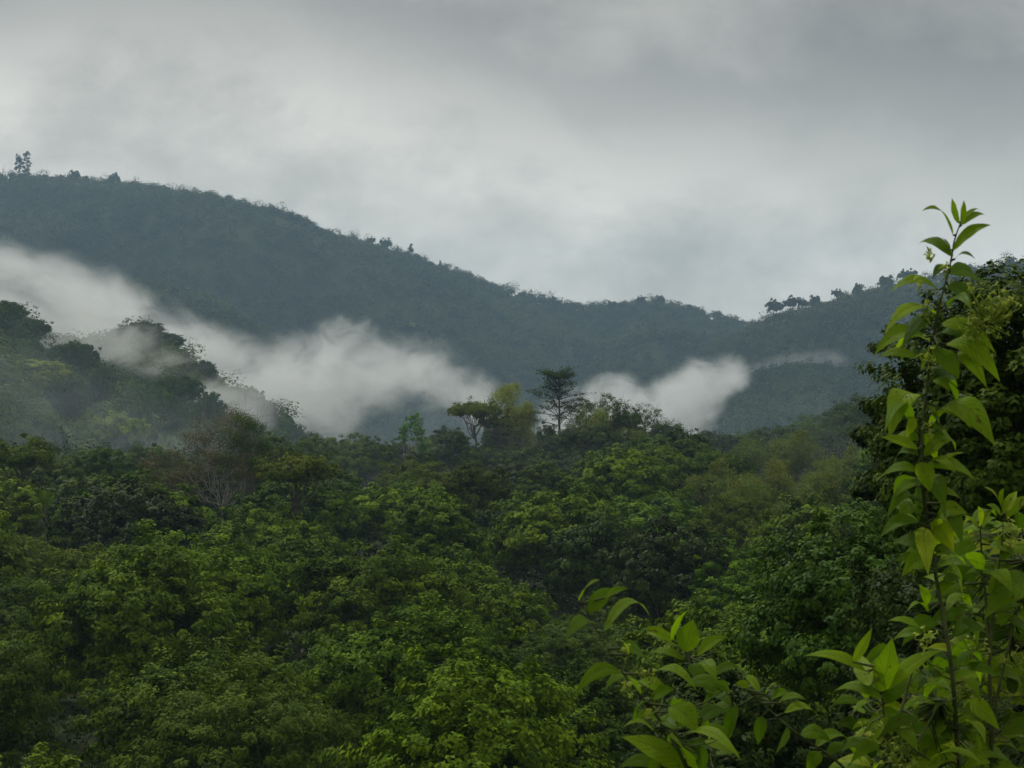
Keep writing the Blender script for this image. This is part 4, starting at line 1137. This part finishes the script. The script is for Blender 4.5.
def fog_bank(name, Y, y0, y1, top, bot, dens, amp, soft, sb, label, nscale=0.016, step=0.3, low=0.0, thin=1.0, color=(0.95, 0.97, 0.965)):
    """a body of mist y0..y1 deep; top and bot are outlines (px, py) seen at distance Y"""
    xs = [(a - 512) / F * Y for a, _ in top] + [(a - 512) / F * Y for a, _ in bot]
    zs = [(HZ - b) / F * Y for _, b in top] + [(HZ - b) / F * Y for _, b in bot]
    x0, x1 = min(xs) - 1, max(xs) + 1; z0, z1 = min(zs) - amp - sb, max(zs) + amp * 1.8
    m = bpy.data.materials.new(name); m.use_nodes = True; m.node_tree.nodes.clear(); nt = NT(m.node_tree)
    out = nt.node('ShaderNodeOutputMaterial')
    tc = nt.node('ShaderNodeTexCoord'); sp = nt.node('ShaderNodeSeparateXYZ'); nt.put(sp.inputs[0], tc.outputs['Object'])
    u = nt.math('DIVIDE', nt.math('SUBTRACT', sp.outputs[0], x0), x1 - x0)
    zn = lambda b: ((HZ - b) / F * Y - z0) / (z1 - z0)
    un = lambda a: ((a - 512) / F * Y - x0) / (x1 - x0)
    tv = float_curve(nt, u, [(un(a), zn(b)) for a, b in top])
    bv = float_curve(nt, u, [(un(a), zn(b)) for a, b in bot])
    tz = nt.math('MULTIPLY_ADD', tv, z1 - z0, z0); bz = nt.math('MULTIPLY_ADD', bv, z1 - z0, z0)
    mp = nt.node('ShaderNodeMapping'); nt.put(mp.inputs['Vector'], tc.outputs['Object'])
    mp.inputs['Scale'].default_value = (1.0, 0.22, 1.25); mp.inputs['Rotation'].default_value = (0, math.radians(-22), 0)
    n1 = nt.noise(mp.outputs[0], nscale, 6, 0.60, 0.9)
    n3 = nt.noise(mp.outputs[0], nscale * 3.3, 6, 0.66, 0.8)
    nn = nt.math('ADD', nt.math('MULTIPLY', nt.math('SUBTRACT', n1, 0.5), amp * 3.4), nt.math('MULTIPLY', nt.math('SUBTRACT', n3, 0.5), amp * 2.2))
    ft = nt.ramp(nt.math('ADD', nt.math('SUBTRACT', tz, sp.outputs[2]), nn), -0.3 * soft, soft)
    fb = nt.ramp(nt.math('ADD', nt.math('SUBTRACT', sp.outputs[2], bz), nn), -sb * 0.5, sb * 0.5, lo=low)
    fy = nt.math('MULTIPLY', nt.ramp(sp.outputs[1], y0, y0 + (y1 - y0) * 0.3), nt.ramp(sp.outputs[1], y1, y1 - (y1 - y0) * 0.3))
    fx = nt.math('MULTIPLY', nt.ramp(u, 0.0, 0.05), nt.ramp(u, 1.0, 0.95))
    d = nt.math('MULTIPLY', nt.math('MULTIPLY', ft, fb), nt.math('MULTIPLY', fy, fx))
    tex = nt.ramp(nt.math('MULTIPLY_ADD', n3, 0.5, nt.math('MULTIPLY', n1, 0.5)), 0.38, 0.62, lo=0.15, hi=1.25)
    # thinner deep below its upper side
    dep = nt.ramp(nt.math('SUBTRACT', tz, sp.outputs[2]), 10.0, 70.0, lo=1.0, hi=thin)
    d = nt.math('MULTIPLY', nt.math('MULTIPLY', nt.math('MULTIPLY', d, tex), dep), dens)
    v = nt.node('ShaderNodeVolumePrincipled'); v.inputs['Color'].default_value = (*color, 1)
    nt.put(v.inputs['Density'], d); v.inputs['Anisotropy'].default_value = 0.2
    nt.l.new(v.outputs[0], out.inputs['Volume'])
    try: m.cycles.volume_step_rate = step; m.cycles.homogeneous_volume = False
    except Exception: pass
    try: m.volume_intersection_method = 'FAST'
    except Exception: pass
    a = np.array([[x, y, z] for x in (x0, x1) for y in (y0, y1) for z in (z0, z1)])
    Fq = [(0, 1, 3, 2), (4, 6, 7, 5), (0, 4, 5, 1), (2, 3, 7, 6), (0, 2, 6, 4), (1, 5, 7, 3)]
    return tag(link(name, mesh(name, a, Fq, m)), label, 'fog', kind='stuff')


fog_bank('fog', 1000, 920, 1080,
         [(-160, 225), (-60, 246), (0, 256), (60, 268), (120, 282), (170, 300), (210, 320), (240, 337), (275, 343), (305, 346), (340, 340), (370, 340), (400, 345), (440, 354), (475, 372), (500, 392), (515, 412)],
         [(-160, 330), (0, 345), (120, 390), (200, 425), (290, 445), (335, 432), (370, 398), (425, 392), (460, 412), (515, 426)],
         0.021, 13, 20, 24, 'long white fog bank sloping across the valley behind the near hillside', low=0.03, thin=0.45)
fog_bank('fog', 1440, 1380, 1530,
         [(535, 400), (580, 382), (610, 377), (650, 378), (690, 366), (715, 362), (735, 364), (752, 376)],
         [(535, 480), (620, 480), (680, 470), (700, 445), (715, 412), (732, 386), (752, 378)],
         0.019, 11, 18, 16, 'white fog pocket behind the airy crest trees, ending against the lower hill', nscale=0.012)
fog_bank('fog', 690, 655, 770,
         [(20, 300), (60, 305), (100, 318), (140, 330), (180, 350), (230, 375), (262, 395)],
         [(20, 340), (60, 352), (110, 362), (150, 378), (200, 398), (262, 420)],
         0.013, 14, 8, 10, 'thin mist drifting over the crest of the near hillside', nscale=0.026)
fog_bank('fog', 1800, 1760, 1900,
         [(735, 372), (780, 356), (810, 351), (840, 352), (860, 362)],
         [(735, 385), (790, 376), (820, 374), (860, 372)],
         0.004, 6, 12, 8, 'small wisp of mist between the lower hill and the farther ridge', nscale=0.03)

fog_bank('fog', 500, 430, 560,
         [(-130, 290), (0, 330), (80, 350), (160, 380), (240, 410), (330, 440), (380, 460)],
         [(-130, 470), (0, 475), (80, 475), (160, 470), (240, 470), (330, 475), (380, 478)],
         0.0026, 14, 30, 20, 'barely visible veil of mist before the near hillside', nscale=0.02, step=0.5, color=(0.80, 0.92, 1.0))

fog_bank('fog', 330, 235, 400,
         [(-130, 415), (0, 415), (200, 410), (420, 412), (600, 408), (800, 404), (1000, 400), (1150, 400)],
         [(-130, 520), (0, 520), (300, 520), (600, 515), (900, 515), (1150, 515)],
         0.0012, 8, 18, 14, 'faint damp veil hanging in the trees of the canopy crest', nscale=0.03, step=0.8, color=(0.80, 0.92, 1.0))

# ------------------------------------------------------------------ the hazy air
def haze_box(x, y0, y1, z0, z1, dens, color):
    m = bpy.data.materials.new('haze'); m.use_nodes = True; m.node_tree.nodes.clear(); nt = NT(m.node_tree)
    out = nt.node('ShaderNodeOutputMaterial'); v = nt.node('ShaderNodeVolumePrincipled')
    v.inputs['Color'].default_value = (*color, 1); v.inputs['Density'].default_value = dens; v.inputs['Anisotropy'].default_value = 0.1
    nt.l.new(v.outputs[0], out.inputs['Volume'])
    try: m.cycles.homogeneous_volume = True
    except Exception: pass
    a = np.array([[X_, Y_, Z_] for X_ in (-x, x) for Y_ in (y0, y1) for Z_ in (z0, z1)])
    Fq = [(0, 1, 3, 2), (4, 6, 7, 5), (0, 4, 5, 1), (2, 3, 7, 6), (0, 2, 6, 4), (1, 5, 7, 3)]
    return tag(link('haze', mesh('haze', a, Fq, m)), 'thin bluish humid air lying over the whole valley', 'haze', kind='stuff')


haze_box(3600, -190, 5300, float(Zt.min()) - 1.0, 420, 0.000135, (0.52, 0.77, 1.0))

# ------------------------------------------------------------------ overcast sky
W = bpy.data.worlds.new('World'); SC.world = W; W.use_nodes = True
W.node_tree.nodes.clear(); nt = NT(W.node_tree)
out = nt.node('ShaderNodeOutputWorld'); bg = nt.node('ShaderNodeBackground'); bg.inputs['Strength'].default_value = 0.10
sky = nt.node('ShaderNodeTexSky'); sky.sky_type = 'NISHITA'; sky.sun_disc = False
SUN_EL, SUN_ROT = math.radians(58), math.radians(-35)
sky.sun_elevation = SUN_EL; sky.sun_rotation = SUN_ROT
tc = nt.node('ShaderNodeTexCoord'); sp = nt.node('ShaderNodeSeparateXYZ'); nt.put(sp.inputs[0], tc.outputs['Generated'])
yy = nt.math('MAXIMUM', sp.outputs[1], 0.15)
az = nt.math('DIVIDE', sp.outputs[0], yy); el = nt.math('DIVIDE', sp.outputs[2], yy)
cv = nt.node('ShaderNodeCombineXYZ'); nt.put(cv.inputs[0], az); nt.put(cv.inputs[1], nt.math('MULTIPLY', el, 1.35)); cv.inputs[2].default_value = 21.9
n1 = nt.noise(cv.outputs[0], 4.4, 8, 0.57, 0.25)
n2 = nt.noise(cv.outputs[0], 14.0, 7, 0.6, 0.2)
wob = nt.math('ADD', nt.math('MULTIPLY', nt.math('SUBTRACT', n1, 0.5), 0.16), nt.math('MULTIPLY', nt.math('SUBTRACT', n2, 0.5), 0.11))
# the dark cloud base: its lower edge slopes, high over the left and lower to the right
edge = float_curve(nt, nt.math('MULTIPLY_ADD', az, 1.6, 0.5), [(0.0, 0.74), (0.12, 0.76), (0.30, 0.74), (0.42, 0.66), (0.55, 0.58), (0.72, 0.52), (0.88, 0.47), (1.0, 0.46)])
dk = nt.ramp(nt.math('ADD', nt.math('SUBTRACT', el, nt.math('MULTIPLY', edge, 0.24)), wob), -0.035, 0.055)
bright = nt.math('MULTIPLY_ADD', nt.math('SUBTRACT', nt.ramp(n1, 0.30, 0.66), 0.55), 0.52, 1.0)
bright = nt.math('MULTIPLY', bright, nt.math('MULTIPLY_ADD', nt.math('SUBTRACT', n2, 0.5), 1.25, 1.0))
bright = nt.math('MULTIPLY', bright, nt.math('SUBTRACT', 1.0, nt.math('MULTIPLY', dk, 0.60)))
# an overcast sky is brighter overhead
zen = nt.ramp(sp.outputs[2], 0.26, 0.85, lo=1.0, hi=2.5)
cl = nt.math('MULTIPLY', nt.math('MULTIPLY', bright, zen), 8.0)
cc = nt.node('ShaderNodeCombineColor')
nt.put(cc.inputs[0], nt.math('MULTIPLY', cl, 1.045)); nt.put(cc.inputs[1], nt.math('MULTIPLY', cl, 1.0)); nt.put(cc.inputs[2], nt.math('MULTIPLY', cl, 0.895))
nt.put(bg.inputs['Color'], nt.mix(0.93, sky.outputs[0], cc.outputs[0]))
nt.l.new(bg.outputs[0], out.inputs['Surface'])

sd = bpy.data.lights.new('sun', 'SUN'); sd.energy = 2.1; sd.angle = math.radians(13); sd.color = (1.0, 0.97, 0.92)
so = bpy.data.objects.new('sun', sd); COL.objects.link(so)
dv = np.array([math.sin(SUN_ROT) * math.cos(SUN_EL), math.cos(SUN_ROT) * math.cos(SUN_EL), math.sin(SUN_EL)])
from mathutils import Vector
so.rotation_euler = Vector(dv).to_track_quat('Z', 'Y').to_euler(); so.location = (0, 0, 60)

# ------------------------------------------------------------------ camera and settings
cd = bpy.data.cameras.new('camera'); cam = bpy.data.objects.new('camera', cd); COL.objects.link(cam)
cd.sensor_width = 36.0; cd.lens = 36.0 * F / 1024.0; cd.shift_y = (HZ - 384.0) / 1024.0
cam.location = (0, 0, 0); cam.rotation_euler = (math.radians(90), 0, 0)
cd.clip_start = 0.1; cd.clip_end = 20000
cd.dof.use_dof = True; cd.dof.focus_distance = 90.0; cd.dof.aperture_fstop = 32.0
SC.camera = cam
SC.render.resolution_x, SC.render.resolution_y = 1024, 768
SC.view_settings.view_transform = 'Standard'; SC.view_settings.look = 'None'
SC.view_settings.exposure = 0.0; SC.view_settings.gamma = 1.0
cy = SC.cycles
cy.max_bounces = 7; cy.diffuse_bounces = 2; cy.glossy_bounces = 2; cy.transmission_bounces = 4; cy.volume_bounces = 5; cy.transparent_max_bounces = 6
cy.volume_max_steps = 128; cy.volume_step_rate = 1.0
cy.use_denoising = True
try: cy.denoiser = 'OPENIMAGEDENOISE'
except Exception: pass
cy.use_adaptive_sampling = False
